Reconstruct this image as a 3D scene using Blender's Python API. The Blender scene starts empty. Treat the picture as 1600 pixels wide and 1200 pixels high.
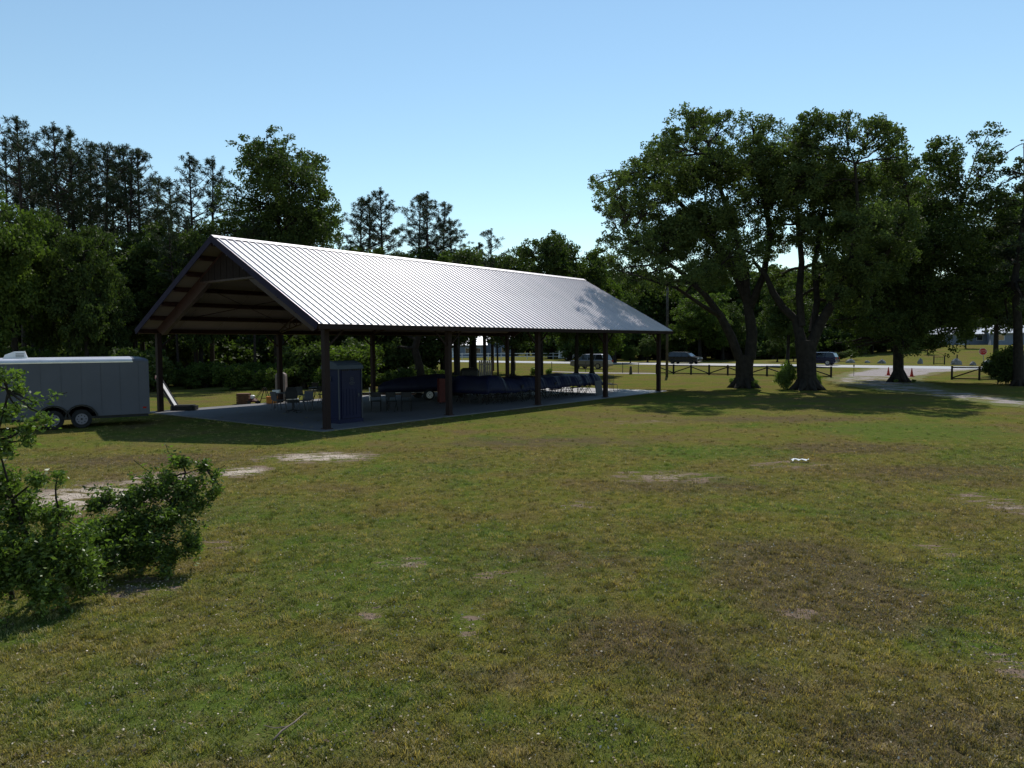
import bpy, math, random
import numpy as np
from math import sin, cos, pi, radians, sqrt, atan2
from mathutils import Vector, Matrix, Euler, noise as mnoise

S = bpy.context.scene
COL = S.collection

# ------------------------------------------------------------------ camera
F_PX, PITCH, ROLL, CAM_H = 1159.92, 0.0541, -0.0061, 2.916
YAW, PX0, PY0 = 0.901, -6.3566, 25.3384           # pavilion heading and near corner post
cam_d = bpy.data.cameras.new("camera"); cam = bpy.data.objects.new("camera", cam_d); COL.objects.link(cam)
cam_d.sensor_width = 36; cam_d.lens = F_PX / 1600 * 36
cam_d.clip_start = 0.1; cam_d.clip_end = 3000
_f = Vector((0, cos(PITCH), -sin(PITCH))); _u0 = Vector((0, sin(PITCH), cos(PITCH))); _r0 = Vector((1, 0, 0))
_r = _r0 * cos(ROLL) + _u0 * sin(ROLL); _u = _u0 * cos(ROLL) - _r0 * sin(ROLL)
M = Matrix((_r, _u, -_f)).transposed().to_4x4(); M.translation = (0, 0, CAM_H)
cam.matrix_world = M
S.camera = cam

# ------------------------------------------------------------------ sky, sun, exposure
SUN_EL, SUN_AZ = radians(51), atan2(0.175, 0.79)
w = bpy.data.worlds.new("World"); S.world = w; w.use_nodes = True
nt = w.node_tree; nt.nodes.clear()
sky = nt.nodes.new("ShaderNodeTexSky"); sky.sky_type = 'NISHITA'; sky.sun_disc = False
sky.sun_elevation = SUN_EL; sky.sun_rotation = SUN_AZ; sky.altitude = 30
sky.air_density = 1.2; sky.dust_density = 0.0; sky.ozone_density = 3.0
bg = nt.nodes.new("ShaderNodeBackground"); bg.inputs[1].default_value = 0.138
wo = nt.nodes.new("ShaderNodeOutputWorld")
wb = nt.nodes.new('ShaderNodeMix'); wb.data_type = 'RGBA'; wb.blend_type = 'MULTIPLY'; wb.inputs[0].default_value = 1; wb.inputs[7].default_value = (1.03, 1.06, .96, 1)
nt.links.new(sky.outputs[0], wb.inputs[6]); nt.links.new(wb.outputs[2], bg.inputs[0]); nt.links.new(bg.outputs[0], wo.inputs[0])
sl = bpy.data.lights.new("sun", 'SUN'); sl.energy = 5.0; sl.angle = radians(0.53); sl.color = (1.0, 0.955, 0.89)
so = bpy.data.objects.new("sun", sl); COL.objects.link(so)
to_sun = Vector((sin(SUN_AZ) * cos(SUN_EL), cos(SUN_AZ) * cos(SUN_EL), sin(SUN_EL)))
so.rotation_euler = to_sun.to_track_quat('Z', 'Y').to_euler(); so.location = (0, 0, 60)
S.view_settings.view_transform = 'Standard'; S.view_settings.look = 'None'
S.view_settings.exposure = 0.0; S.view_settings.gamma = 1.0; S.view_settings.use_curve_mapping = False
S.cycles.max_bounces = 6; S.cycles.transparent_max_bounces = 4; S.cycles.caustics_reflective = False
S.cycles.use_denoising = True

# ------------------------------------------------------------------ helpers: places
def ray(x, y):
    X = (x - 800) / F_PX; U = (600 - y) / F_PX
    return np.array(_r) * X + np.array(_u) * U + np.array(_f)
def G(x, y, z=0.0):
    r = ray(x, y); t = (z - CAM_H) / r[2]; q = r * t; q[2] = z; return Vector(q)
def D(x, y, Y):
    r = ray(x, y); q = r * (Y / r[1]); q[2] += CAM_H; return Vector(q)
def Lw(a, b, z=0.0):
    """pavilion frame -> world: a along the building, b towards the lawn"""
    return Vector((PX0 + cos(YAW) * a + sin(YAW) * b, PY0 + sin(YAW) * a - cos(YAW) * b, z))
def onroadline(px, a):
    """b of the point where the sight line of column px crosses the line a = const"""
    r = ray(px, 560); dx, dy = r[0], r[1]
    A = np.array([[dx, -sin(YAW)], [dy, cos(YAW)]])
    t, b = np.linalg.solve(A, [PX0 + cos(YAW) * a, PY0 + sin(YAW) * a]); return b
def sstep(t, a, b):
    t = min(1, max(0, (t - a) / (b - a))); return t * t * (3 - 2 * t)
def Hz(x, y):
    dx, dy = x - PX0, y - PY0
    a = dx * cos(YAW) + dy * sin(YAW); b = dx * sin(YAW) - dy * cos(YAW)
    return 2.1 * sstep(a, 93, 150) * sstep(b, -30, -4)
def onG(x, y): return Vector((x, y, Hz(x, y)))

def tag(o, label=None, cat=None, group=None, kind=None):
    if label: o['label'] = label
    if cat: o['category'] = cat
    if group: o['group'] = group
    if kind: o['kind'] = kind
    return o
def empty(name, loc, rz=0, label=None, cat=None, group=None):
    o = bpy.data.objects.new(name, None); COL.objects.link(o); o.location = loc; o.rotation_euler = (0, 0, rz)
    o.empty_display_size = 0.2
    return tag(o, label, cat, group)
def link(name, me, parent=None, loc=None, rot=None, kind=None):
    o = bpy.data.objects.new(name, me); COL.objects.link(o)
    if parent: o.parent = parent
    if loc is not None: o.location = loc
    if rot is not None: o.rotation_euler = rot
    if kind: o['kind'] = kind
    return o
def copy_tree(o, parent=None):
    c = o.copy(); COL.objects.link(c); c.parent = parent
    for ch in list(o.children): copy_tree(ch, c)
    return c

class Geo:
    def __init__(s): s.V = []; s.F = []
    def box(s, x0, x1, y0, y1, z0, z1, rot=None, org=None, bev=0.0):
        n = len(s.V)
        if bev:
            b = min(bev, (x1-x0)/2.2, (y1-y0)/2.2)
            ring = [(x0+b,y0),(x1-b,y0),(x1,y0+b),(x1,y1-b),(x1-b,y1),(x0+b,y1),(x0,y1-b),(x0,y0+b)]
            P = [(x,y,z0) for x,y in ring] + [(x,y,z1) for x,y in ring]
            Fs = [tuple(range(7,-1,-1)), tuple(range(8,16))] + [(i,(i+1)%8,8+(i+1)%8,8+i) for i in range(8)]
        else:
            P = [(x0,y0,z0),(x1,y0,z0),(x1,y1,z0),(x0,y1,z0),(x0,y0,z1),(x1,y0,z1),(x1,y1,z1),(x0,y1,z1)]
            Fs = [(3,2,1,0),(4,5,6,7),(0,1,5,4),(1,2,6,5),(2,3,7,6),(3,0,4,7)]
        if rot is not None:
            m = Euler(rot).to_matrix(); o_ = Vector(org or (0,0,0)); P = [tuple(m @ Vector(p) + o_) for p in P]
        s.V += P; s.F += [tuple(n+i for i in f) for f in Fs]; return s
    def bar(s, p, q, wy, wz=None):
        p, q = Vector(p), Vector(q); wz = wz or wy; d = (q-p).normalized()
        up = Vector((0,0,1)) if abs(d.z) < .95 else Vector((0,1,0))
        a = d.cross(up).normalized(); b = a.cross(d).normalized(); n = len(s.V)
        for c in (p, q):
            for i, j in ((-1,-1),(1,-1),(1,1),(-1,1)): s.V.append(tuple(c + a*i*wy/2 + b*j*wz/2))
        s.F += [(n+3,n+2,n+1,n),(n+4,n+5,n+6,n+7)] + [(n+i,n+(i+1)%4,n+4+(i+1)%4,n+4+i) for i in range(4)]; return s
    def tube(s, pts, rad, n=6, cap=True):
        pts = [Vector(p) for p in pts]; k = len(pts)
        if not hasattr(rad, '__len__'): rad = [rad]*k
        base = len(s.V); ref = Vector((0.13,0.97,0.2))
        for i, p in enumerate(pts):
            d = (pts[min(i+1,k-1)] - pts[max(i-1,0)]).normalized()
            a = d.cross(ref); a = a.normalized() if a.length > 1e-3 else d.cross(Vector((1,0,0))).normalized()
            b = d.cross(a)
            for j in range(n):
                t = 2*pi*j/n; s.V.append(tuple(p + (a*cos(t)+b*sin(t))*rad[i]))
        for i in range(k-1):
            for j in range(n):
                s.F.append((base+i*n+j, base+i*n+(j+1)%n, base+(i+1)*n+(j+1)%n, base+(i+1)*n+j))
        if cap:
            s.F.append(tuple(base+j for j in range(n))[::-1]); s.F.append(tuple(base+(k-1)*n+j for j in range(n)))
        return s
    def prism(s, prof, y0, y1, inset=None):
        """profile of (x, z) points pushed from y0 to y1"""
        n = len(s.V); k = len(prof)
        s.V += [(x, y0, z) for x, z in prof] + [(x, y1, z) for x, z in prof]
        s.F += [tuple(range(n, n+k)), tuple(range(n+2*k-1, n+k-1, -1))]
        s.F += [(n+i, n+k+i, n+k+(i+1)%k, n+(i+1)%k) for i in range(k)]; return s
    def loft(s, rings, cap=True):
        n = len(s.V); k = len(rings[0])
        for r in rings: s.V += [tuple(p) for p in r]
        for i in range(len(rings)-1):
            for j in range(k): s.F.append((n+i*k+j, n+i*k+(j+1)%k, n+(i+1)*k+(j+1)%k, n+(i+1)*k+j))
        if cap: s.F += [tuple(range(n+k-1, n-1, -1)), tuple(range(n+(len(rings)-1)*k, n+len(rings)*k))]
        return s
    def lathe(s, prof, n=16, axis='z', org=(0,0,0)):
        base = len(s.V); o_ = Vector(org)
        for r, z in prof:
            for j in range(n):
                t = 2*pi*j/n
                p = (r*cos(t), r*sin(t), z) if axis == 'z' else ((r*cos(t), z, r*sin(t)) if axis == 'y' else (z, r*cos(t), r*sin(t)))
                s.V.append(tuple(Vector(p)+o_))
        for i in range(len(prof)-1):
            for j in range(n): s.F.append((base+i*n+j, base+i*n+(j+1)%n, base+(i+1)*n+(j+1)%n, base+(i+1)*n+j))
        s.F.append(tuple(base+j for j in range(n))[::-1]); s.F.append(tuple(base+(len(prof)-1)*n+j for j in range(n)))
        return s
    def mesh(s, name, m, smooth=False, fix=True):
        me = bpy.data.meshes.new(name); me.from_pydata(s.V, [], s.F)
        if fix and len(s.F) < 6000:
            import bmesh
            bm = bmesh.new(); bm.from_mesh(me); bmesh.ops.recalc_face_normals(bm, faces=bm.faces); bm.to_mesh(me); bm.free()
        if smooth:
            me.polygons.foreach_set('use_smooth', [True]*len(me.polygons))
        me.materials.append(m); me.update(); return me
    def build(s, name, m, parent=None, loc=None, rot=None, smooth=False, kind=None):
        return link(name, s.mesh(name, m, smooth), parent, loc, rot, kind)

# ------------------------------------------------------------------ materials
def newmat(name):
    m = bpy.data.materials.new(name); m.use_nodes = True; t = m.node_tree
    return m, t, t.nodes['Principled BSDF'], t.nodes['Material Output']
def N(t, typ, **kw):
    n = t.nodes.new(typ)
    for k, v in kw.items(): setattr(n, k, v)
    return n
def noise(t, vec, scale, detail=4, rough=.55):
    n = N(t, 'ShaderNodeTexNoise'); n.inputs['Scale'].default_value = scale; n.inputs['Detail'].default_value = detail
    n.inputs['Roughness'].default_value = rough
    if vec is not None: t.links.new(vec, n.inputs['Vector'])
    return n.outputs['Fac']
def ramp(t, fac, stops):
    r = N(t, 'ShaderNodeValToRGB'); e = r.color_ramp.elements
    while len(e) < len(stops): e.new(.5)
    for i, (p, c) in enumerate(stops):
        e[i].position = p; e[i].color = (c[0], c[1], c[2], 1) if hasattr(c, '__len__') else (c, c, c, 1)
    t.links.new(fac, r.inputs[0]); return r.outputs[0]
def mixc(t, fac, a, b, mode='MIX'):
    n = N(t, 'ShaderNodeMix', data_type='RGBA', blend_type=mode)
    for i, v in ((0, fac), (6, a), (7, b)):
        if isinstance(v, (int, float)): n.inputs[i].default_value = v
        elif isinstance(v, tuple): n.inputs[i].default_value = (*v, 1)
        else: t.links.new(v, n.inputs[i])
    return n.outputs[2]
def math_(t, op, a, b=None, c=None, clamp=False):
    n = N(t, 'ShaderNodeMath', operation=op); n.use_clamp = clamp
    for i, v in enumerate((a, b, c)):
        if v is None: continue
        if isinstance(v, (int, float)): n.inputs[i].default_value = v
        else: t.links.new(v, n.inputs[i])
    return n.outputs[0]
def bump(t, h, strength, dist, bsdf):
    b = N(t, 'ShaderNodeBump'); b.inputs['Strength'].default_value = strength; b.inputs['Distance'].default_value = dist
    t.links.new(h, b.inputs['Height']); t.links.new(b.outputs[0], bsdf.inputs['Normal'])
def mat(name, col, rough=.6, metal=0., var=.25, scale=3., bmp=0., spec=.22, bscale=None):
    m, t, b, o = newmat(name)
    b.inputs['Roughness'].default_value = rough; b.inputs['Metallic'].default_value = metal
    b.inputs['Specular IOR Level'].default_value = spec
    tc = N(t, 'ShaderNodeTexCoord').outputs['Object']
    n = noise(t, tc, scale, 5)
    c = ramp(t, n, [(.3, tuple(x*(1-var) for x in col)), (.7, tuple(min(1, x*(1+var)) for x in col))])
    t.links.new(c, b.inputs['Base Color'])
    if bmp: bump(t, noise(t, tc, bscale or scale*8, 3), bmp, .01, b)
    return m

def leafmat(name, dark, light, trans=.35, rough=.6, spec=.12, hue=.5):
    m, t, b, o = newmat(name)
    at = N(t, 'ShaderNodeAttribute', attribute_name='tone').outputs['Fac']
    oi = N(t, 'ShaderNodeObjectInfo').outputs['Random']
    f = math_(t, 'ADD', at, math_(t, 'MULTIPLY', math_(t, 'SUBTRACT', oi, .5), hue*.5), clamp=True)
    c = ramp(t, f, [(0., dark), (.55, tuple((a+2*b_)/3 for a, b_ in zip(dark, light))), (1., light)])
    t.links.new(c, b.inputs['Base Color']); b.inputs['Roughness'].default_value = rough
    b.inputs['Specular IOR Level'].default_value = spec
    tr = N(t, 'ShaderNodeBsdfTranslucent')
    c2 = mixc(t, 1.0, c, (1.0, 1.22, .5), 'MULTIPLY'); t.links.new(c2, tr.inputs[0])
    mx = N(t, 'ShaderNodeMixShader'); mx.inputs[0].default_value = trans
    t.links.new(b.outputs[0], mx.inputs[1]); t.links.new(tr.outputs[0], mx.inputs[2]); t.links.new(mx.outputs[0], o.inputs[0])
    return m

M_ = {}
M_['bark'] = mat('bark', (.024,.020,.017), .9, var=.45, scale=4, bmp=.8, spec=.2)
M_['pinebark'] = mat('pine_bark', (.036,.028,.024), .9, var=.4, scale=5, bmp=.7, spec=.2)
M_['oakleaf'] = leafmat('oak_leaf', (.028,.044,.014), (.130,.165,.055), .42, hue=.15)
M_['oakdark'] = leafmat('dark_oak_leaf', (.021,.034,.011), (.085,.115,.033), .36)
M_['forest'] = leafmat('forest_leaf', (.022,.036,.011), (.085,.115,.032), .38)
M_['bright'] = leafmat('spring_leaf', (.032,.054,.012), (.115,.155,.036), .44)
M_['needle'] = leafmat('pine_needle', (.018,.028,.018), (.055,.070,.040), .2)
M_['cypress'] = leafmat('cypress_leaf', (.035,.045,.03), (.10,.12,.06), .3)
M_['bushleaf'] = leafmat('glossy_bush_leaf', (.026,.046,.010), (.17,.235,.050), .45, rough=.38, spec=.35)
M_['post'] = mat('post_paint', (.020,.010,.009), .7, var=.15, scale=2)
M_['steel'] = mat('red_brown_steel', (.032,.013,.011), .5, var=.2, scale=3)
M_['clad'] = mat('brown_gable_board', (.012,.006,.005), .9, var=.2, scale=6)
M_['trim'] = mat('dark_trim', (.026,.022,.040), .8, var=.12, scale=3, spec=.08)
M_['ceil'] = mat('ceiling_liner', (.20,.165,.155), .8, var=.06, scale=1.5)
M_['white'] = mat('white_paint', (.72,.72,.74), .4, var=.08, scale=3)
M_['black'] = mat('black_plastic', (.018,.018,.02), .5, var=.3, scale=6)
M_['rubber'] = mat('tyre_rubber', (.022,.022,.024), .85, var=.2, scale=12)
M_['blackwood'] = mat('black_stained_rail', (.022,.02,.02), .8, var=.3, scale=5)
M_['grayplastic'] = mat('gray_plastic', (.07,.073,.085), .5, var=.1, scale=4)
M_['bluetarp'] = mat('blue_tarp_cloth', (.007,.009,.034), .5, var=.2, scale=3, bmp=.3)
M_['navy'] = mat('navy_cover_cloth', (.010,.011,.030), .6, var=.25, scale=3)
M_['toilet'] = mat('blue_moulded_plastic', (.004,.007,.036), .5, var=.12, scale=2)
M_['toiletroof'] = mat('translucent_roof_plastic', (.055,.068,.09), .6, var=.08)
M_['rock'] = mat('pale_limestone', (.22,.215,.21), .9, var=.4, scale=2.5, bmp=.8)
M_['orange'] = mat('orange_plastic', (.55,.20,.04), .5, var=.2)
M_['red'] = mat('red_paint', (.07,.010,.010), .5, var=.2)
M_['conered'] = mat('cone_orange_red', (.40,.035,.02), .5, var=.1)
M_['wood'] = mat('weathered_wood', (.24,.20,.17), .85, var=.35, scale=7)
M_['brownwood'] = mat('brown_wood', (.12,.06,.035), .75, var=.35, scale=6)
M_['glass'] = mat('dark_window_glass', (.012,.014,.018), .08, var=.1, spec=.8)
M_['silver'] = mat('silver_car_paint', (.30,.30,.33), .28, .6, var=.04)
M_['darkcar'] = mat('black_car_paint', (.012,.013,.018), .2, .2, var=.05, spec=.8)
M_['bluecar'] = mat('navy_car_paint', (.012,.016,.06), .2, .2, var=.05, spec=.8)
M_['chrome'] = mat('bright_metal', (.55,.55,.58), .3, .9, var=.08)
M_['lamp'] = mat('lamp_lens', (.5,.5,.52), .15, var=.05)
M_['redlens'] = mat('red_lens', (.3,.01,.01), .2, var=.05)
M_['housewall'] = mat('blue_gray_siding', (.20,.23,.30), .7, var=.1, scale=1)
M_['houseroof'] = mat('pale_metal_roof', (.42,.43,.46), .35, .4, var=.08, scale=1)
M_['creosote'] = mat('gray_utility_pole_wood', (.085,.075,.068), .85, var=.3, scale=6)
M_['wire'] = mat('galvanised_wire', (.3,.3,.3), .5, .5, var=.1)
M_['trailer'] = mat('gray_trailer_skin', (.085,.09,.115), .42, .1, var=.06, scale=1.2)
M_['trailerroof'] = mat('pale_trailer_roof', (.52,.53,.58), .35, .3, var=.1, scale=2)
M_['rimgray'] = mat('rim_gray_paint', (.17,.165,.20), .45, .2, var=.08)
M_['seam'] = mat('skin_seam_shade', (.066,.071,.09), .5)
M_['signred'] = mat('stop_sign_red', (.45,.02,.025), .45, var=.08)
M_['petal'] = mat('paper_scrap', (.75,.75,.75), .6, var=.08)
M_['deadstick'] = mat('dead_stick_bark', (.17,.135,.11), .9, var=.35, scale=10)

# roof sheet metal: light galvalume with a pinkish white coat
m, t, b, o = newmat('light_roof_metal'); M_['roof'] = m
tc = N(t, 'ShaderNodeTexCoord').outputs['Object']
c = ramp(t, noise(t, tc, .8, 5), [(.25, (.53,.50,.52)), (.75, (.61,.575,.59))]); st_ = N(t, 'ShaderNodeMapping'); st_.inputs['Scale'].default_value = (6, .35, .35); t.links.new(tc, st_.inputs[0])
c = mixc(t, .8, c, ramp(t, noise(t, st_.outputs[0], 1.2, 6, .7), [(.35, .88), (.65, 1.03)]), 'MULTIPLY')
c = mixc(t, 1.0, c, ramp(t, N(t, 'ShaderNodeObjectInfo').outputs['Random'], [(0., (.94,.93,.94)), (1., (1.03,1.0,1.0))]), 'MULTIPLY')
t.links.new(c, b.inputs['Base Color'])
b.inputs['Metallic'].default_value = .10; b.inputs['Roughness'].default_value = .47
bump(t, noise(t, tc, 1.3, 2), .12, .02, b)

# ---- lawn colour shared by ground and grass blades
PATCH = [  # (px, py, half width px, half height px, strength)  bare sand, where the lawn is worn through
    (500,714,85,8,1.0),(378,737,42,8,1.0),(150,775,135,24,1.0),(250,748,80,10,.85),(40,790,60,14,.9),
    (1045,745,90,9,.62),(1230,727,60,7,.45),(625,878,42,8,.75),(575,958,22,12,.35),(735,968,26,22,.42),
    (215,915,75,14,.55),(325,855,45,9,.45),(1565,790,48,22,.62),(1250,962,30,12,.55),(1460,858,24,9,.5),
    (900,790,35,8,.4),(1000,660,55,3,.3),(1590,1040,40,40,.4),(800,905,60,12,.3),(520,1015,18,7,.3)]
PATW = []
for (x, y, hw, hh, s_) in PATCH:
    c0 = G(x, y); rx = 1.3*abs((G(x+hw, y)-c0).x); ry = 1.4*abs(G(x, y-hh).y - G(x, y+hh).y)/2
    PATW.append((c0.x, c0.y, rx, ry, s_))
GREENS = [(1420,672,170,16,1.),(1120,705,150,12,.9),(640,890,330,80,.75),(330,1080,360,110,.75),(860,950,120,40,.7),(700,730,160,14,.6),(1320,800,150,22,.6),(430,800,160,30,.7),(1500,1000,110,40,.5),(960,1130,150,50,.6),(250,690,160,8,.5),(1330,775,100,14,.6)]
BROWNS = [(1270,905,170,75,1.),(1330,700,150,10,.8),(1000,1000,220,60,.6),(1480,1150,220,60,.8),(850,690,220,10,.6),(1500,740,200,22,.6),(900,870,150,35,.5),(1080,760,160,16,.6),(200,720,180,12,.7),(1150,1060,150,45,.6),(760,1060,120,30,.5),(1200,655,200,6,.6)]
def ellipses(rows):
    o = []
    for (x, y, hw, hh, s_) in rows:
        c0 = G(x, y); o.append((c0.x, c0.y, abs((G(x+hw, y)-c0).x)*1.25, abs(G(x, y-hh).y-G(x, y+hh).y)/2*1.25, s_))
    return o
def emask(t, p, rows):
    sep = N(t, 'ShaderNodeSeparateXYZ'); t.links.new(p, sep.inputs[0]); mask = None
    for (cx, cy, rx, ry, s_) in rows:
        dx = math_(t, 'MULTIPLY', math_(t, 'SUBTRACT', sep.outputs[0], cx), 1/rx); dy = math_(t, 'MULTIPLY', math_(t, 'SUBTRACT', sep.outputs[1], cy), 1/ry)
        r2 = math_(t, 'ADD', math_(t, 'MULTIPLY', dx, dx), math_(t, 'MULTIPLY', dy, dy))
        v = math_(t, 'MULTIPLY', math_(t, 'SUBTRACT', 1.0, r2, clamp=True), s_); mask = v if mask is None else math_(t, 'MAXIMUM', mask, v)
    return mask
def lawn_nodes(t, bsdf, blades=False):
    pos = N(t, 'ShaderNodeNewGeometry').outputs['Position']
    mp = N(t, 'ShaderNodeMapping'); mp.inputs['Scale'].default_value = (1, 1, 0); t.links.new(pos, mp.inputs[0]); p = mp.outputs[0]
    n1 = noise(t, p, .19, 5, .65); n2 = noise(t, p, .75, 6, .7); n3 = noise(t, p, 4.5, 5, .7); n4 = noise(t, p, 30, 3, .7)
    green, olive, brown, straw = (.054,.080,.014), (.092,.090,.021), (.094,.072,.032), (.28,.21,.125)
    c = ramp(t, n2, [(.38, green), (.48, olive), (.60, brown)])
    c1 = ramp(t, n1, [(.38, (.050,.084,.013)), (.50, (.100,.096,.020)), (.60, (.094,.070,.031))])
    c = mixc(t, .5, c, c1)
    wob = math_(t, 'MULTIPLY', math_(t, 'SUBTRACT', noise(t, p, 1.1, 6, .7), .5), 1.6)
    gm = math_(t, 'ADD', emask(t, p, ellipses(GREENS)), wob, clamp=True); bm_ = math_(t, 'ADD', emask(t, p, ellipses(BROWNS)), math_(t, 'MULTIPLY', wob, -1.), clamp=True)
    c = mixc(t, math_(t, 'MULTIPLY', ramp(t, gm, [(.25, 0.), (.75, 1.)]), .75), c, (.056,.090,.016))
    c = mixc(t, math_(t, 'MULTIPLY', ramp(t, bm_, [(.2, 0.), (.65, 1.)]), .85), c, (.074,.056,.034))
    f3 = ramp(t, n3, [(.48, 0.), (.70, 1.)]); c = mixc(t, math_(t, 'MULTIPLY', f3, .55), c, (.105,.078,.040))
    c = mixc(t, 1.0, c, (1.36,1.36,1.38), 'MULTIPLY')
    if blades:
        c = mixc(t, .22, c, (.125,.115,.07))
        oi = N(t, 'ShaderNodeObjectInfo').outputs['Random']
        c = mixc(t, math_(t, 'MULTIPLY', ramp(t, oi, [(.65, 0.), (.9, 1.)]), .55), c, (.20,.155,.095))
        c = mixc(t, 1.0, c, mixc(t, oi, (.85,.9,.75), (2.4,2.3,2.0)), 'MULTIPLY')
        return p, c
    v = ramp(t, n4, [(.3, .42), (.7, 1.35)]); c = mixc(t, .8, c, v, 'MULTIPLY')
    f4 = ramp(t, noise(t, p, 14, 4, .75), [(.63, 0.), (.74, 1.)]); c = mixc(t, math_(t, 'MULTIPLY', f4, .45), c, straw)
    return p, c
m, t, b, o = newmat('lawn_ground'); M_['lawn'] = m
p, c = lawn_nodes(t, b)
nb = noise(t, p, 2.2, 6, .75); mask = None
sep = N(t, 'ShaderNodeSeparateXYZ'); t.links.new(p, sep.inputs[0])
for (cx, cy, rx, ry, s_) in PATW:
    dx = math_(t, 'MULTIPLY', math_(t, 'SUBTRACT', sep.outputs[0], cx), 1/rx)
    dy = math_(t, 'MULTIPLY', math_(t, 'SUBTRACT', sep.outputs[1], cy), 1/ry)
    r2 = math_(t, 'ADD', math_(t, 'MULTIPLY', dx, dx), math_(t, 'MULTIPLY', dy, dy))
    v = math_(t, 'MULTIPLY', math_(t, 'SUBTRACT', 1.0, r2, clamp=True), s_)
    mask = v if mask is None else math_(t, 'MAXIMUM', mask, v)
mp = N(t, 'ShaderNodeMapping'); mp.inputs['Scale'].default_value = (.55, 1.3, 0); t.links.new(p, mp.inputs[0]); nb = noise(t, mp.outputs[0], 2.6, 6, .72)
f = math_(t, 'ADD', math_(t, 'MULTIPLY', mask, 1.15), math_(t, 'MULTIPLY', math_(t, 'SUBTRACT', nb, .54), 8.0), clamp=True)
f = math_(t, 'MULTIPLY', f, ramp(t, mask, [(.02, 0.), (.10, 1.)]))
f = ramp(t, f, [(.25, 0.), (.55, 1.)])
sand = ramp(t, noise(t, p, 9, 5, .7), [(.3, (.30,.235,.18)), (.7, (.58,.50,.42))])
sand = mixc(t, ramp(t, mask, [(.5, 1.), (.9, 0.)]), sand, (.19,.14,.105))
c = mixc(t, f, c, sand)
t.links.new(c, b.inputs['Base Color']); b.inputs['Roughness'].default_value = 1.0; b.inputs['Specular IOR Level'].default_value = .0
hb = math_(t, 'ADD', noise(t, p, 22, 4, .8), math_(t, 'MULTIPLY', noise(t, p, 2.5, 3), 1.6))
bump(t, hb, .9, .045, b)
m, t, b, o = newmat('grass_blade'); M_['blade'] = m
p, c = lawn_nodes(t, b, True); t.links.new(c, b.inputs['Base Color']); b.inputs['Roughness'].default_value = .55; b.inputs['Specular IOR Level'].default_value = .25
tr = N(t, 'ShaderNodeBsdfTranslucent'); t.links.new(mixc(t, 1.0, c, (1.2,1.2,.5), 'MULTIPLY'), tr.inputs[0])
mx = N(t, 'ShaderNodeMixShader'); mx.inputs[0].default_value = .38
t.links.new(b.outputs[0], mx.inputs[1]); t.links.new(tr.outputs[0], mx.inputs[2]); t.links.new(mx.outputs[0], o.inputs[0])
def gravelmat(name, worn):
    m, t, b, o = newmat(name)
    p, lawnc = lawn_nodes(t, b)
    c = ramp(t, noise(t, p, 18, 5, .8), [(.3, (.13,.11,.105)), (.7, (.36,.32,.31))])
    if worn:
        wa = N(t, 'ShaderNodeAttribute', attribute_name='wear').outputs['Fac']
        f = math_(t, 'ADD', math_(t, 'MULTIPLY', wa, 1.5), math_(t, 'MULTIPLY', math_(t, 'SUBTRACT', noise(t, p, .55, 6, .72), .62), 3.6), clamp=True)
        f = math_(t, 'MULTIPLY', ramp(t, f, [(.3, 0.), (.6, 1.)]), ramp(t, wa, [(.02, 0.), (.2, 1.)]))
        c = mixc(t, f, lawnc, c)
    t.links.new(c, b.inputs['Base Color']); b.inputs['Roughness'].default_value = .95; b.inputs['Specular IOR Level'].default_value = .1
    bump(t, noise(t, p, 25, 4, .8), .8, .03, b); return m
M_['gravel'] = gravelmat('gravel_surface', True); M_['sandpath'] = gravelmat('sandy_surface', False)
m, t, b, o = newmat('pale_road_asphalt'); M_['road'] = m
p = N(t, 'ShaderNodeNewGeometry').outputs['Position']
c = ramp(t, noise(t, p, 1.2, 6, .7), [(.3, (.20,.195,.19)), (.7, (.26,.25,.245))]); t.links.new(c, b.inputs['Base Color']); b.inputs['Roughness'].default_value = .45
M_['paint'] = mat('road_paint', (.7,.7,.66), .5, var=.15)
m, t, b, o = newmat('slab_concrete'); M_['concrete'] = m
p = N(t, 'ShaderNodeTexCoord').outputs['Object']
c = ramp(t, noise(t, p, .5, 7, .65), [(.3, (.088,.086,.094)), (.6, (.130,.127,.134)), (.8, (.165,.16,.165))]); t.links.new(c, b.inputs['Base Color']); b.inputs['Roughness'].default_value = .55
bump(t, noise(t, p, 30, 3), .2, .004, b)

# ------------------------------------------------------------------ ground, road, drive
def axis(lo, hi, near_lo, near_hi, fine, n):
    a = list(np.linspace(lo, near_lo, n)) + list(np.arange(near_lo+fine, near_hi, fine)) + list(np.linspace(near_hi, hi, n)); return a
xs = axis(-900, 900, -60, 110, 2.5, 14); ys = axis(-300, 1500, -5, 190, 2.5, 14)
V = [(x, y, Hz(x, y)) for y in ys for x in xs]; nx = len(xs)
Fq = [(j*nx+i, j*nx+i+1, (j+1)*nx+i+1, (j+1)*nx+i) for j in range(len(ys)-1) for i in range(nx-1)]
g = Geo(); g.V = V; g.F = Fq; me = g.mesh('ground', M_['lawn'], True, fix=False)
link('ground', me, kind='structure')

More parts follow.
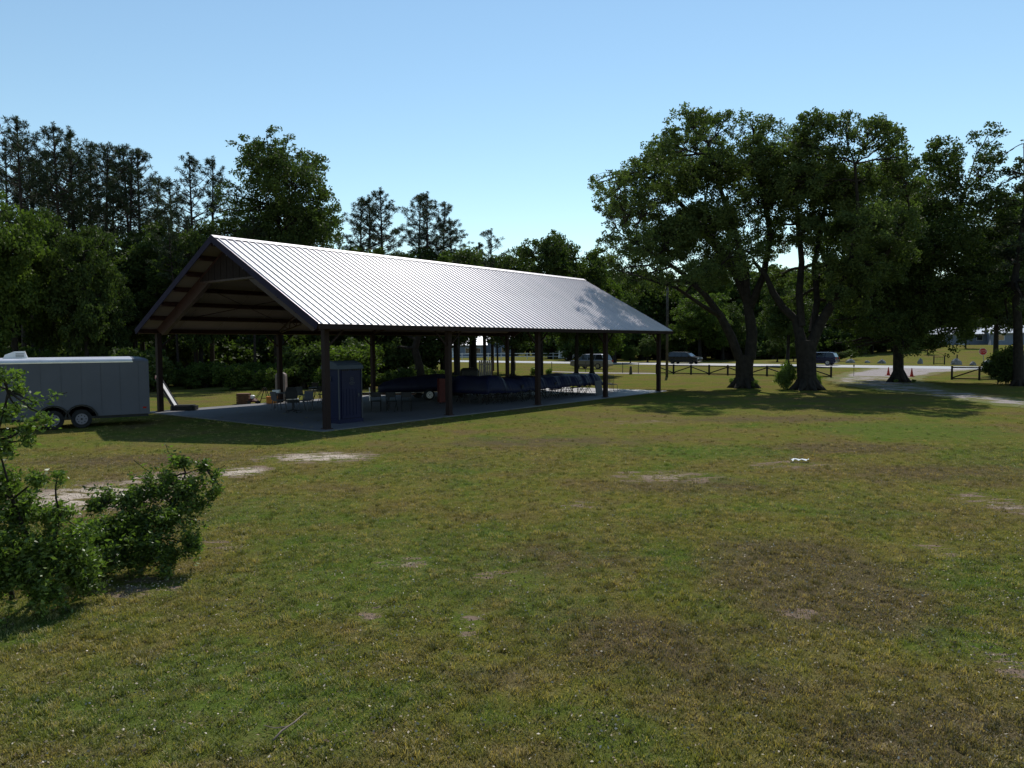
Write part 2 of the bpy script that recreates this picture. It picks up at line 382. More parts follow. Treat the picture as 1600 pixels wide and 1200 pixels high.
def sheet(name, pts, z, m, kind='structure'):
    g = Geo(); g.V = [(p[0], p[1], z + Hz(p[0], p[1])) for p in pts]; k = len(pts)//2
    g.F = [(i, i+1, k*2-2-i, k*2-1-i) for i in range(k-1)]
    me = g.mesh(name, m, fix=False)
    return link(name, me, kind=kind)
bs = np.linspace(-420, 300, 60)
sheet('road', [Lw(73.3, b) for b in bs] + [Lw(82.6, b) for b in bs[::-1]], .02, M_['road'])
sheet('road_edge_line', [Lw(74.0, b) for b in bs] + [Lw(74.15, b) for b in bs[::-1]], .026, M_['paint'])
sheet('road_far_edge_line', [Lw(81.7, b) for b in bs] + [Lw(81.85, b) for b in bs[::-1]], .026, M_['paint'])
rnd = random.Random(4)
path = [(74,6.3,5.6),(70,6.0,4.6),(62,5.6,3.4),(52,6.2,3.2),(45,7.2,3.0),(39,9.3,2.6),(34,12,2.2),(29,15.6,1.6),(24.6,19.3,2.0),(20,24.5,2.4),(14,32,2.4),(4,44,2.4)]
cp = []
for i in range(len(path)-1):
    for k in range(8):
        f = k/8; cp.append([path[i][j]*(1-f)+path[i+1][j]*f for j in range(3)])
cp.append(list(path[-1])); rows_ = []
for i, (a, b_, hw) in enumerate(cp):
    a2, b2, _ = cp[min(i+1, len(cp)-1)]; a1, b1, _ = cp[max(i-1, 0)]
    d = Vector((a2-a1, b2-b1)).normalized(); nrm = Vector((-d.y, d.x)); wl, wr = hw*rnd.uniform(1.0,1.25), hw*rnd.uniform(1.0,1.25)
    rows_.append([Lw(a+nrm.x*t_, b_+nrm.y*t_) for t_ in (wl, wl*.6, 0, -wr*.6, -wr)])
g = Geo(); g.V = [(p.x, p.y, .012) for r_ in rows_ for p in r_]; g.F = [(i*5+j, i*5+j+1, (i+1)*5+j+1, (i+1)*5+j) for i in range(len(rows_)-1) for j in range(4)]
me = g.mesh('gravel_driveway', M_['gravel'], fix=False)
at_ = me.attributes.new('wear', 'FLOAT', 'POINT'); at_.data.foreach_set('value', [w_*(1 if cp[i][0] > 52 else .62) for i in range(len(rows_)) for w_ in (0., .85, 1., .85, 0.)])
link('gravel_driveway', me, kind='structure')
q = [G(860,581), G(905,583), G(960,584), G(1010,584.3), G(1030,584.6)]; q2 = [G(1030,583.2), G(1010,582.6), G(960,582.2), G(905,581.3), G(860,580)]
sheet('sandy_path', q+q2, .008, M_['sandpath'])

# ------------------------------------------------------------------ pavilion
E_, G_, W_, SP, HE, HR = .572, .707, 11.6145, 6.0994, 3.621, 7.065
LT = 4*SP + 2*G_
pav = empty('pavilion', (PX0, PY0, 0), YAW, 'long open-sided pavilion with ribbed pale metal gable roof on brown posts', 'pavilion')
g = Geo(); g.box(-.45, 4*SP+.45, -.35, W_+.45, -.15, .035)
g.build('concrete_slab', M_['concrete'], None, (PX0, PY0, 0), (0,0,YAW), kind='structure')
run = W_/2 + E_; rise = HR-HE; SL = sqrt(run*run+rise*rise); ang = atan2(rise, run)
def slope_pt(side, x, s, off=0.0):
    """point at distance s up the slope from the eave, off below the sheet. side 0 = lawn side, 1 = forest side"""
    y = -E_ + s*cos(ang) + off*sin(ang); z = HE + s*sin(ang) - off*cos(ang)
    if side: y = W_ - y
    return Vector((x, y, z))
# roof sheets
NP = 28; pw = LT/NP
def panel_mesh(side):
    g = Geo(); prof = []
    rb, rt, rh = .036, .020, .045
    for k in range(3):
        c0 = pw*(k+.5)/3
        prof += [(c0-rb, 0), (c0-rt, rh), (c0+rt, rh), (c0+rb, 0)]
    prof = [(0.001, 0)] + prof + [(pw-.001, 0)]
    rows = []
    for s in (0, SL-.02):
        rows.append([slope_pt(side, u, s, -h) for u, h in prof])
    n = len(prof)
    g.V = [tuple(p) for r in rows for p in r] + [tuple(slope_pt(side, u, s, .012)) for s in (0, SL-.02) for u in (0.001, pw-.001)]
    g.F = [(i, i+1, n+i+1, n+i) for i in range(n-1)] + [(2*n, 2*n+1, 2*n+3, 2*n+2)]
    g.F.append((0, 2*n, 2*n+2, n)); g.F.append((n-1, 2*n-1, 2*n+3, 2*n+1))
    g.F.append(tuple(range(n-1, -1, -1)) + (2*n, 2*n+1))
    return g.mesh('roof_panel', M_['roof'])
rngp = random.Random(1)
for side in (0, 1):
    pm = panel_mesh(side)
    for i in range(NP):
        link('roof_panel', pm, pav, (-G_ + i*pw, 0, rngp.uniform(-.002,.002)))
# ridge cap with notched closure
g = Geo()
for side in (0, 1):
    A = [slope_pt(side, x, s, -.048) for x in (-G_-.02, LT-G_+.02) for s in (SL-.24, SL+.005)]
    B = [slope_pt(side, x, s, -.036) for x in (-G_-.02, LT-G_+.02) for s in (SL-.24, SL-.01)]
    n = len(g.V); g.V += [tuple(p) for p in A+B]
    g.F += [(n,n+1,n+3,n+2),(n+4,n+5,n+7,n+6),(n,n+2,n+6,n+4),(n+1,n+3,n+7,n+5),(n,n+1,n+5,n+4),(n+2,n+3,n+7,n+6)]
g.build('ridge_cap', M_['roof'], pav)
# rake fascia, eave trim
for side in (0, 1):
    for x in (-G_-.03, LT-G_+.005):
        g = Geo(); P = [slope_pt(side, x+dx, s, o) for dx in (0, .025) for s, o in ((-.02,-.035),(SL+.01,-.035),(SL-.08,.21),(-.02,.21))]
        g.V = [tuple(p) for p in P]; g.F = [(0,1,2,3),(7,6,5,4),(0,4,5,1),(1,5,6,2),(2,6,7,3),(3,7,4,0)]
        g.build('rake_fascia', M_['trim'], pav)
    y0 = -E_-.03 if side == 0 else W_+E_
    g = Geo().box(-G_, LT-G_, y0, y0+.03, HE-.17, HE-.012); g.build('eave_trim', M_['post'], pav)
# ceiling liner panels
NC = 14; cw = LT/NC
for side in (0, 1):
    g = Geo(); P = [slope_pt(side, u, s, o) for o in (.05, .062) for u, s in ((.012,.12),(cw-.012,.12),(cw-.012,SL-.05),(.012,SL-.05))]
    g.V = [tuple(p) for p in P]; g.F = [(0,1,2,3),(7,6,5,4),(0,4,5,1),(1,5,6,2),(2,6,7,3),(3,7,4,0)]
    cm = g.mesh('ceiling_panel', M_['ceil'])
    for i in range(NC): link('ceiling_panel', cm, pav, (-G_+i*cw, 0, 0))
# purlins
for side in (0, 1):
    for s in (.16, 1.33, 2.5, 3.67, 4.84, 6.01, 7.0):
        g = Geo(); P = [slope_pt(side, x, s+ds, o) for x in (-G_+.01, LT-G_-.01) for ds, o in ((-.03,.066),(.03,.066),(.03,.27),(-.03,.27))]
        g.V = [tuple(p) for p in P]; g.F = [(0,1,2,3),(7,6,5,4),(0,4,5,1),(1,5,6,2),(2,6,7,3),(3,7,4,0)]
        g.build('purlin', M_['steel'], pav)
# posts
for i in range(5):
    for y in (0, W_):
        g = Geo().box(-.105,.105,-.105,.105,.03,HE-.16, bev=.01); o = g.build('post', M_['post'], pav, (i*SP, y, 0))
        Geo().box(-.15,.15,-.15,.15,.034,.06).build('base_plate', M_['steel'], o)
# end frames clad in brown, inner frames open web trusses
for i in range(5):
    x = i*SP
    if i in (0, 4):
        for side in (0, 1):
            g = Geo(); s0, s1 = E_/cos(ang)-.12, SL-.28
            P = [slope_pt(side, x+dx, s, o) for dx in (-.09,.09) for s, o in ((s0,.275),(s1,.275),(s1,.82),(s0+.35,.74))]
            g.V = [tuple(p) for p in P]; g.F = [(0,1,2,3),(7,6,5,4),(0,4,5,1),(1,5,6,2),(2,6,7,3),(3,7,4,0)]
            g.build('rafter', M_['steel'], pav)
        yc = W_/2; zt = HR-.36; zb = HR-1.62
        hw = (HR-.55-zb)*run/rise
        n_b = 18
        for k in range(n_b):           # vertical boards of the gusset
            ya = yc-hw+2*hw*k/n_b+.008; yb = yc-hw+2*hw*(k+1)/n_b-.008
            f = lambda y: HR-.45-abs(y-yc)*rise/run
            g = Geo(); zs = [max(zb+.02, f(ya)), max(zb+.02, f(yb))]
            dx0 = -.125 if k%2 else -.118
            g.V = [(x+dx,yy,zz) for dx in (dx0,-dx0) for yy,zz in ((ya,zb),(yb,zb),(yb,zs[1]),(ya,zs[0]))]
            g.F = [(0,1,2,3),(7,6,5,4),(0,4,5,1),(1,5,6,2),(2,6,7,3),(3,7,4,0)]
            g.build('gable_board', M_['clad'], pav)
        Geo().bar((x,yc-hw,zb),(x,yc+hw,zb),.30,.07).build('gable_bottom_rail', M_['steel'], pav)
    else:
        for side in (0, 1):
            tr_ = Geo(); top = .30; bot = .86; s0 = E_/cos(ang)
            tr_.bar(slope_pt(side,x,s0-.1,top), slope_pt(side,x,SL-.15,top), .09,.06)
            o = tr_.build('truss_top_chord', M_['steel'], pav)
            tb = Geo().bar(slope_pt(side,x,s0+.0,top+.12), slope_pt(side,x,s0+1.5,bot), .09,.06).bar(slope_pt(side,x,s0+1.5,bot), slope_pt(side,x,SL-.3,bot), .09,.06)
            tb.build('truss_bottom_chord', M_['steel'], pav)
            wb = Geo(); s = s0+.35; k = 0
            while s < SL-.6:
                bo = lambda q: top+.12+(bot-top-.12)*min(1,(q-s0)/1.5)
                wb.bar(slope_pt(side,x,s,top), slope_pt(side,x,s+.3,bo(s+.3)), .03)
                wb.bar(slope_pt(side,x,s+.3,bo(s+.3)), slope_pt(side,x,s+.6,top), .03); s += .6
            wb.build('truss_web', M_['steel'], pav)
# thin sway rods, knee braces along the eaves
for i in (0, 3):
    for side in (0, 1):
        for sa, sb in ((1.2, 4.4), (4.4, 1.2)):
            Geo().tube([slope_pt(side, i*SP, sa, .34), slope_pt(side, (i+1)*SP, sb, .34)], .016, 5).build('sway_rod', M_['steel'], pav)
for i in range(5):
    for side, y in ((0, 0), (1, W_)):
        for d in ((1,) if i == 0 else (-1,) if i == 4 else (-1, 1)):
            Geo().bar((i*SP+d*.12, y, HE-.75), (i*SP+d*.75, y, HE-.2), .06).build('knee_brace', M_['post'], pav)

# ------------------------------------------------------------------ wheels, cars, trailers
def wheel(parent, x, y, z, r, wd, rimmat, side=-1, rimr=.62):
    a = Geo().lathe([(r*.62,-wd/2),(r*.9,-wd/2),(r,-wd*.38),(r,wd*.38),(r*.9,wd/2),(r*.62,wd/2)], 20, 'y').build('wheel', M_['rubber'], parent, (x, y, z), smooth=False)
    g = Geo(); yy = side*(wd/2+.034)
    g.lathe([(r*rimr, yy), (r*rimr, yy+side*.012), (r*rimr*.86, yy+side*.012), (r*rimr*.8, yy-side*.03)], 20, 'y')
    g.lathe([(r*.17, yy-side*.04), (r*.17, yy+side*.02)], 10, 'y')
    g.lathe([(r*rimr*.84, yy-side*.03), (r*rimr*.84, yy-side*.018), (r*.2, yy-side*.006), (r*.2, yy-side*.03)], 20, 'y')
    o = g.build('rim', rimmat, a)
    h = Geo()
    for k in range(8):
        t = 2*pi*k/8; d = Vector((cos(t), 0, sin(t)))*r*.40
        h.lathe([(r*.06, yy-side*.03), (r*.06, yy+side*.005)], 8, 'y', (d.x, 0, d.z))
    h.lathe([(r*.11, yy-side*.02), (r*.11, yy+side*.024)], 10, 'y')
    h.build('rim_hole', M_['black'], a)
    return a
def suv(name, loc, rz, paint, label, L=4.6, H=1.66, hub=None):
    t = empty(name, loc, rz, label, 'car'); W = 1.84; h = L/2
    lower = [(-h,.38),(-h-.02,.62),(-h+.04,.92),(-h+.95,1.04),(h-.35,1.06),(h-.04,.98),(h,.55),(h-.05,.36),(h-.5,.26),(-h+.5,.26)]
    rings = []
    for y, k in ((-W/2,.86),(-W/2+.05,.97),(-W/2+.2,1),(W/2-.2,1),(W/2-.05,.97),(W/2,.86)):
        rings.append([(x*(1-.03*(1-k)*3), y, .62+(z-.62)*k) for x, z in lower])
    Geo().loft(rings).build('body', paint, t)
    cab = [(-h+.92,1.03),(-h+1.62,H-.09),(-h+1.9,H-.02),(h-.75,H),(h-.38,H-.08),(h-.12,1.05)]
    rings = []
    for y, k in ((-W/2+.06,0),(-W/2+.22,1),(W/2-.22,1),(W/2-.06,0)):
        rings.append([(x*(1 if k else 1), y, z) if k else (x*.995, y, 1.03+(z-1.03)*.0 + (.0 if z < 1.1 else .02)) for x, z in cab])
    Geo().loft(rings).build('cabin', M_['glass'], t)
    Geo().loft([[(x, y, H-.035+k*.02) for x in ()] for y, k in ()] if False else [[(-h+1.58,-.70,H-.085),(-h+1.9,-.70,H-.03),(h-.75,-.70,H-.01),(h-.36,-.70,H-.085)], [(-h+1.55,-.45,H-.06),(-h+1.9,-.45,H+.01),(h-.75,-.45,H+.025),(h-.33,-.45,H-.05)], [(-h+1.55,.45,H-.06),(-h+1.9,.45,H+.01),(h-.75,.45,H+.025),(h-.33,.45,H-.05)], [(-h+1.58,.70,H-.085),(-h+1.9,.70,H-.03),(h-.75,.70,H-.01),(h-.36,.70,H-.085)]]).build('roof', paint, t)
    for s in (-1, 1):
        for xa, xb in ((-h+.98,-h+1.62),(-h+2.35,-h+2.35),(-h+3.3,-h+3.35),(h-.2,h-.55)):
            Geo().bar((xa, s*(W/2-.045), 1.04), (xb, s*(W/2-.215), H-.07), .07, .04).build('pillar', paint, t)
        Geo().box(-h+1.0, h-.6, s*(W/2+.004)-.02, s*(W/2+.004)+.02, .40, .50).build('sill', M_['black'], t)
        Geo().box(-h-.035,-h+.16, s*.62-.17, s*.62+.17, .72,.86).build('headlight', M_['lamp'], t)
        Geo().box(h-.14,h+.02, s*.72-.11, s*.72+.11, .78,1.0).build('taillight', M_['redlens'], t)
        Geo().box(-h+1.15,-h+1.3, s*(W/2+.1)-.09, s*(W/2+.1)+.09, 1.0,1.13).build('mirror', paint, t)
        for x in (-h+.92, h-.95): wheel(t, x, s*(W/2-.10), .36, .36, .22, hub or M_['chrome'], s)
    Geo().box(-h-.045,-h+.02,-.4,.4,.42,.68).build('grille', M_['black'], t)
    return t
roadrz = YAW - pi/2           # heading of the road (+x runs along +b)
def place_on(px, a): b_ = onroadline(px, a); return Lw(a, b_, 0)
p = (place_on(897.5, 56.3) + place_on(952, 56.3))/2
suv('parked_suv', p, roadrz, M_['silver'], 'silver estate car parked on the far grass beyond the pavilion, sun on its roof', 4.7, 1.68)
p = (place_on(1048.5, 79.6) + place_on(1090.5, 79.6))/2; p.z = .02
suv('dark_suv', p, roadrz+pi, M_['darkcar'], 'black car driving along the road, seen left of the twin oak trunks', 4.6, 1.62, M_['darkcar'])
p = (place_on(1260, 80) + place_on(1297.5, 80))/2; p.z = .02
suv('blue_suv', p, roadrz, M_['bluecar'], 'dark blue car on the road half hidden behind the forked oak trunk', 4.6, 1.62, M_['chrome'])

# cargo trailer at the left
A = G(84,673.5); B = G(128,668.5); mid = (A+B)/2; tr_h = radians(32)
t = empty('cargo_trailer', (mid.x, mid.y, 0), tr_h, 'gray enclosed box trailer with twin axles parked beside the pavilion, roof vent on top', 'trailer')
xa, xb, zb, zt, tw = -3.3, 2.62, .42, 2.36, 2.05     # body from xa to xb, near side at y = 0.12
y0 = .10
# side wall with two wheel arches cut as a profile
prof = [(xa, zb), (-1.05, zb)]
for c0 in (-.43, .43):
    for k in range(9):
        t_ = pi - pi*k/8; prof.append((c0+.47*cos(t_), max(.56 if (c0 < 0 and k > 6) or (c0 > 0 and k < 2) else zb, .36+.44*sin(t_))))
prof += [(1.05, zb), (xb, zb), (xb, zt), (xa, zt)]
g = Geo().prism(prof, y0, y0+.04); g.build('side_wall', M_['trailer'], t)
for k in range(9):                                    # seams of the sheet skin
    x = xa + .61*(k+1)+.1
    if x < xb-.1: Geo().box(x-.006, x+.006, y0-.006, y0-.001, zt-.02 if False else (.86 if abs(x) < 1 else zb+.03), zt-.02).build('skin_seam', M_['seam'], t)
g = Geo().prism([(xa,zb),(xb,zb),(xb,zt),(xa,zt)], y0+tw-.04, y0+tw); g.build('side_wall', M_['trailer'], t)
Geo().box(xb-.03, xb+.002, y0+.04, y0+tw-.04, zb+.02, zt).build('end_door', M_['trailer'], t)
Geo().box(xa, xa+.03, y0+.04, y0+tw-.04, zb+.02, zt).build('front_wall', M_['trailer'], t)
Geo().box(xa+.03, xb-.03, y0+.045, y0+tw-.045, zb-.1, zb).build('floor_frame', M_['black'], t)
# rounded roof: quarter round edge rail and slightly crowned sheet
def roofring(x, sc, drop=0):
    pts = []
    for k in range(5):
        a_ = pi*.5*k/4; pts.append((x, y0+.11-.125*cos(a_), zt+.01+.11*sin(a_)-drop))
    pts += [(x, y0+tw/2, zt+.17-drop)]
    for k in range(5):
        a_ = pi*.5*(4-k)/4; pts.append((x, y0+tw-.11+.125*cos(a_), zt+.01+.11*sin(a_)-drop))
    return pts
Geo().loft([roofring(xa, 1, .06), roofring(xa+.25, 1), roofring(xb-.52, 1)]).build('roof', M_['trailerroof'], t)
Geo().loft([roofring(xb-.515, 1), roofring(xb-.2, 1, .015), roofring(xb+.01, 1, .07)]).build('roof_end_cap', M_['trailer'], t)
Geo().box(xa, xb-.5, y0-.014, y0-.002, zt-.03, zt+.015).build('roof_molding', M_['chrome'], t)
Geo().box(xb-.05, xb+.012, y0-.012, y0-.001, zb-.02, zt).build('corner_molding', M_['trailer'], t)
for x in (-.43, .43):
    wheel(t, x, y0+.14, .335, .335, .2, M_['rimgray'], -1, .58)
    wheel(t, x, y0+tw-.16, .335, .335, .2, M_['rimgray'], 1, .58)
    g = Geo()
    arc = [(x+.5*cos(pi*k/10), .36+.48*sin(pi*k/10)) for k in range(11)]
    for a1, a2 in zip(arc[:-1], arc[1:]): g.bar((a1[0], y0-.03, a1[1]), (a2[0], y0-.03, a2[1]), .06, .035)
    g.build('fender', M_['black'], t)
Geo().tube([(-.43,y0+.15,.335),(-.43,y0+tw-.15,.335)], .04).tube([(.43,y0+.15,.335),(.43,y0+tw-.15,.335)], .04).build('axle', M_['black'], t)
Geo().box(xb-.22, xb-.1, y0-.014, y0-.003, .62,.68).build('side_marker', M_['redlens'], t)
vx = -1.42
g = Geo().loft([[(vx-.42,.75+y,zt+.15),(vx-.36,.75+y,zt+.28),(vx-.1,.75+y,zt+.39),(vx+.22,.75+y,zt+.40),(vx+.30,.75+y,zt+.15)] for y in (0,.52)])
vent = g.build('roof_vent', M_['white'], t)
for k in range(3): Geo().box(vx-.05,vx+.2,.742,.748,zt+.2+k*.05,zt+.22+k*.05).build('vent_louver', M_['grayplastic'], vent)
g = Geo().bar((xa,y0+.3,.45),(xa-1.2,y0+tw/2,.45),.08).bar((xa,y0+tw-.3,.45),(xa-1.2,y0+tw/2,.45),.08).tube([(xa-1.0,y0+tw/2,0),(xa-1.0,y0+tw/2,.6)],.035)
g.build('tow_tongue', M_['black'], t)

# far white trailer across the road
p0, p1 = D(873,560.5,128), D(897,560.5,128); c0 = (p0+p1)/2; c0.z = Hz(c0.x, c0.y)
t = empty('white_box_trailer', c0, 0, 'small white box trailer parked on the lawn across the road', 'trailer')
g = Geo(); hw = (p1.x-p0.x)/2
g.loft([[(-hw,-1,.4),(hw-.25,-1,.4),(hw,-1,1.2),(hw-.1,-1,1.72),(-hw+.1,-1,1.75)], [(-hw,1,.4),(hw-.25,1,.4),(hw,1,1.2),(hw-.1,1,1.72),(-hw+.1,1,1.75)]]).build('body', M_['white'], t)
wheel(t, 0, -.95, .33, .33, .2, M_['white']); wheel(t, 0, .95, .33, .33, .2, M_['white'], 1)
Geo().bar((hw-.2,0,.45),(hw+1.2,0,.45),.1).build('tow_bar', M_['black'], t)

# ------------------------------------------------------------------ things under the roof
def loc_w(a, y, z=.035): return Lw(a, -y, z)      # y measured from the lawn-side post line
# portable toilet
tp = empty('portable_toilet', loc_w(1.33, 1.0), YAW, 'blue portable toilet with gray domed roof beside the near corner post', 'portable toilet')
w_, d_, h_ = 1.10, .95, 2.02
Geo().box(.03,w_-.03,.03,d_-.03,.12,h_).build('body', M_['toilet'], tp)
Geo().box(-.03,w_+.03,-.04,d_+.03,0,.14, bev=.04).build('base_skid', M_['toilet'], tp)
dr = Geo().box(.14,w_-.14,.0,.034,.17,h_-.1).build('door', M_['toilet'], tp)
for k in range(5): Geo().box(.20+k*.15,.27+k*.15,-.012,.002,.28,1.25).build('door_rib', M_['toilet'], dr)
Geo().box(w_-.22,w_-.17,-.03,.0,.95,1.08).build('handle', M_['grayplastic'], dr)
em = Geo()
for k in range(20):
    a1, a2 = 2*pi*k/20, 2*pi*(k+1)/20
    em.bar((.60+.085*cos(a1),-.008,1.60+.075*sin(a1)),(.60+.085*cos(a2),-.008,1.60+.075*sin(a2)),.006,.016)
em.bar((.55,-.008,1.575),(.60,-.008,1.63),.006,.016).bar((.60,-.008,1.63),(.65,-.008,1.575),.006,.016)
for k in range(6): em.box(.485+k*.042,.485+k*.042+.028,-.011,-.004,1.452,1.49)
for k in range(5): em.box(.53+k*.03,.53+k*.03+.02,-.011,-.004,1.405,1.425)
em.build('door_emblem', M_['grayplastic'], dr)
for x in (0.,w_-.03):
    for y in (0., d_-.03): Geo().box(x,x+.03,y,y+.03,.14,h_).build('corner_trim', M_['grayplastic'], tp)
rg = Geo(); rings = []
for x, k in ((-.04,.9),(.02,1),(w_-.02,1),(w_+.04,.9)):
    rings.append([(x,-.05,h_-.03)]+[(x,d_/2-(d_/2+.05)*cos(pi*j/8), h_-.03+.30*k*sin(pi*j/8)**.8) for j in range(1,8)]+[(x,d_+.05,h_-.03)])
rg.loft(rings).build('domed_roof', M_['toiletroof'], tp)
for k in range(4): Geo().box(.16+k*.09,.22+k*.09,-.008,.03,h_-.085,h_-.05).build('vent_slot', M_['black'], tp)
for k in range(4): Geo().box(.66+k*.09,.72+k*.09,-.008,.03,h_-.085,h_-.05).build('vent_slot', M_['black'], tp)
Geo().tube([(.2,d_-.1,h_),(.2,d_-.1,h_+.3)],.045,8).build('vent_pipe', M_['black'], tp)
Geo().box(-.012,.028,.45,.6,1.55,1.72).build('side_vent', M_['grayplastic'], tp)

def folding_table(loc, rz, label, L=1.83, topm='brownwood', group=None):
    t = empty('folding_table', loc, rz, label, 'table', group)
    Geo().box(-L/2,L/2,-.38,.38,.70,.735, bev=.04).build('tabletop', M_[topm], t)
    for s in (-1,1):
        for yy in (-.3,.3): Geo().tube([(s*(L/2-.25),yy,.70),(s*(L/2-.18),yy,0)],.016).build('leg', M_['black'], t)
        Geo().tube([(s*(L/2-.2),-.3,.2),(s*(L/2-.2),.3,.2)],.012).build('leg_brace', M_['black'], t)
    return t
def folding_chair(loc, rz, label, m='black', group=None, src={}):
    if m in src: t = copy_tree(src[m]); t.location = loc; t.rotation_euler = (0,0,rz)
    else:
        t = empty('folding_chair', loc, rz); src[m] = t
        Geo().box(-.2,.2,-.2,.2,.43,.455,bev=.04).build('seat', M_[m], t)
        Geo().box(-.2,.2,.19,.215,.62,.84).build('backrest', M_[m], t)
        for s in (-1,1):
            Geo().tube([(s*.21,.22,.86),(s*.21,.05,.43),(s*.21,-.22,0)],.013).build('leg', M_[m], t)
            Geo().tube([(s*.19,-.1,.43),(s*.19,.24,0)],.013).build('leg', M_[m], t)
    return tag(t, label, 'chair', group)
folding_table(D(600,640,32.7)*1, 0, 'brown topped folding table standing right of the portable toilet'); bpy.context.scene.collection.objects[-1]
ft = [o for o in COL.objects if o.name.startswith('folding_table')][-1]; ft.location = (-6.2, 32.75, .035)
folding_table(Vector((-4.95, 32.45, .035)), .03, 'brown folding table at the free end of the joined pair', 1.4)
for k, (x, y, rz, lb) in enumerate(((-6.75,32.1,pi,'black folding chair at the long table, nearest the toilet'),(-5.9,32.1,pi+.15,'black folding chair at the long table, second from the toilet'),
        (-5.2,31.95,pi-.1,'black folding chair at the long table, third from the toilet'),(-4.55,31.9,pi+.1,'black folding chair at the right end of the long table'))):
    folding_chair(Vector((x,y,.035)), rz, lb, 'black', 'folding chairs at the long brown table')

# office chair and furniture in the near bay
oc = empty('office_chair', G(458,645,.035), .5, 'black swivel office chair with five castor arms on the near slab', 'chair')
Geo().box(-.25,.25,-.25,.25,.44,.54,bev=.08).build('seat', M_['black'], oc)
Geo().loft([[(-.24,.22,.58),(.24,.22,.58),(.24,.28,.58),(-.24,.28,.58)],[(-.26,.25,.85),(.26,.25,.85),(.26,.32,.85),(-.26,.32,.85)],[(-.18,.30,1.08),(.18,.30,1.08),(.18,.35,1.08),(-.18,.35,1.08)]]).build('backrest', M_['black'], oc)
Geo().tube([(0,0,.12),(0,0,.44)],.03).build('gas_column', M_['black'], oc)
for k in range(5):
    a_ = 2*pi*k/5
    o = Geo().bar((0,0,.13),(.31*cos(a_),.31*sin(a_),.085),.045,.03).build('base_arm', M_['black'], oc)
    Geo().lathe([(.028,-.02),(.028,.02)],10,'y',(.31*cos(a_),.31*sin(a_),.03)).build('castor', M_['black'], o)
for s in (-1,1): Geo().tube([(s*.26,.1,.5),(s*.3,.08,.68),(s*.3,-.15,.69)],.018).build('armrest', M_['black'], oc)
folding_table(G(446,640,.035)+Vector((-.2,.5,0)), .2, 'gray folding table behind the office chair', 1.2, 'grayplastic')
def plastic_chair(loc, rz, label, m='grayplastic'):
    t = empty('stacking_chair', loc, rz, label, 'chair')
    Geo().box(-.22,.22,-.22,.22,.42,.46,bev=.06).build('seat', M_[m], t)
    Geo().loft([[(-.22,.2,.46),(.22,.2,.46),(.22,.23,.46),(-.22,.23,.46)],[(-.23,.27,.84),(.23,.27,.84),(.23,.3,.84),(-.23,.3,.84)]]).build('backrest', M_[m], t)
    for s in (-1,1):
        for q_ in (-1,1): Geo().bar((s*.2,q_*.19,.42),(s*.23,q_*.24,0),.03).build('leg', M_[m], t)
    return t
plastic_chair(G(436,641,.035), 2.4, 'gray plastic chair left of the black office chair')
plastic_chair(G(478,641,.035), -.3, 'gray plastic chair right of the black office chair')
plastic_chair(G(474,631,.035), 1.1, 'gray plastic chair in the row behind the office chair')
# small metal patio table
pt = empty('patio_table', G(496,627,.035), .3, 'small dark metal patio table behind the near corner post', 'table')
Geo().lathe([(.42,.68),(.44,.70),(.42,.72)],20).build('tabletop', M_['black'], pt)
for k in range(4):
    a_ = pi/4+pi/2*k; Geo().tube([(.3*cos(a_),.3*sin(a_),.68),(.15*cos(a_),.15*sin(a_),.35),(.34*cos(a_),.34*sin(a_),0)],.016).build('leg', M_['black'], pt)
folding_chair(G(505,630,.035), .8, 'black folding chair beside the small patio table', 'black')
folding_chair(G(489,622,.035), -2.2, 'black folding chair behind the small patio table', 'black')
# white box on the gray table
Geo().box(-.16,.16,-.11,.11,0,.12,bev=.02).build('white_box', M_['white'], None, G(446,640,.035)+Vector((-.55,.5,.735)))
tag([o for o in COL.objects if o.name == 'white_box'][0], 'small white box lying on the gray folding table', 'box')
# orange toolbox, easel, crate, hand cart
tb = empty('toolbox', G(425,630,.035), .15, 'orange plastic toolbox on the back edge of the slab', 'toolbox')
Geo().box(-.25,.25,-.14,.14,0,.26,bev=.03).build('body', M_['orange'], tb); Geo().box(-.26,.26,-.15,.15,.26,.34,bev=.03).build('lid', M_['orange'], tb)
Geo().tube([(-.1,0,.34),(-.08,0,.41),(.08,0,.41),(.1,0,.34)],.015).build('handle', M_['black'], tb)
ea = empty('a_frame_stand', G(415,630,.0), .1, 'thin black A-frame stand left of the orange toolbox', 'stand')
for s in (-1,1): Geo().bar((s*.28,-.12*0,0),(s*.03,.0,.78),.035).build('leg', M_['black'], ea)
Geo().bar((0,.35,0),(0,.02,.78),.03).build('leg', M_['black'], ea); Geo().bar((-.2,0,.25),(.2,0,.25),.03).build('cross_bar', M_['black'], ea)
cr = empty('wooden_crate', G(381,631,0), .1, 'dark brown wooden crate on the grass behind the slab', 'crate')
for k in range(4):
    Geo().box(-.30,.30,-.24,-.22,.02+k*.12,.12+k*.12).build('slat', M_['brownwood'], cr); Geo().box(-.30,.30,.22,.24,.02+k*.12,.12+k*.12).build('slat', M_['brownwood'], cr)
    Geo().box(-.30,-.28,-.22,.22,.02+k*.12,.12+k*.12).build('slat', M_['brownwood'], cr); Geo().box(.28,.30,-.22,.22,.02+k*.12,.12+k*.12).build('slat', M_['brownwood'], cr)
Geo().box(-.31,.31,-.25,.25,.49,.52).build('lid', M_['brownwood'], cr)
mo = empty('push_mower', G(395,631,0), .5, 'small red and white push mower beside the brown crate', 'mower')
Geo().lathe([(.26,.1),(.28,.16),(.2,.24),(.1,.27)],14).build('deck', M_['red'], mo); Geo().lathe([(.11,.27),(.12,.4),(.06,.44)],12).build('engine', M_['white'], mo)
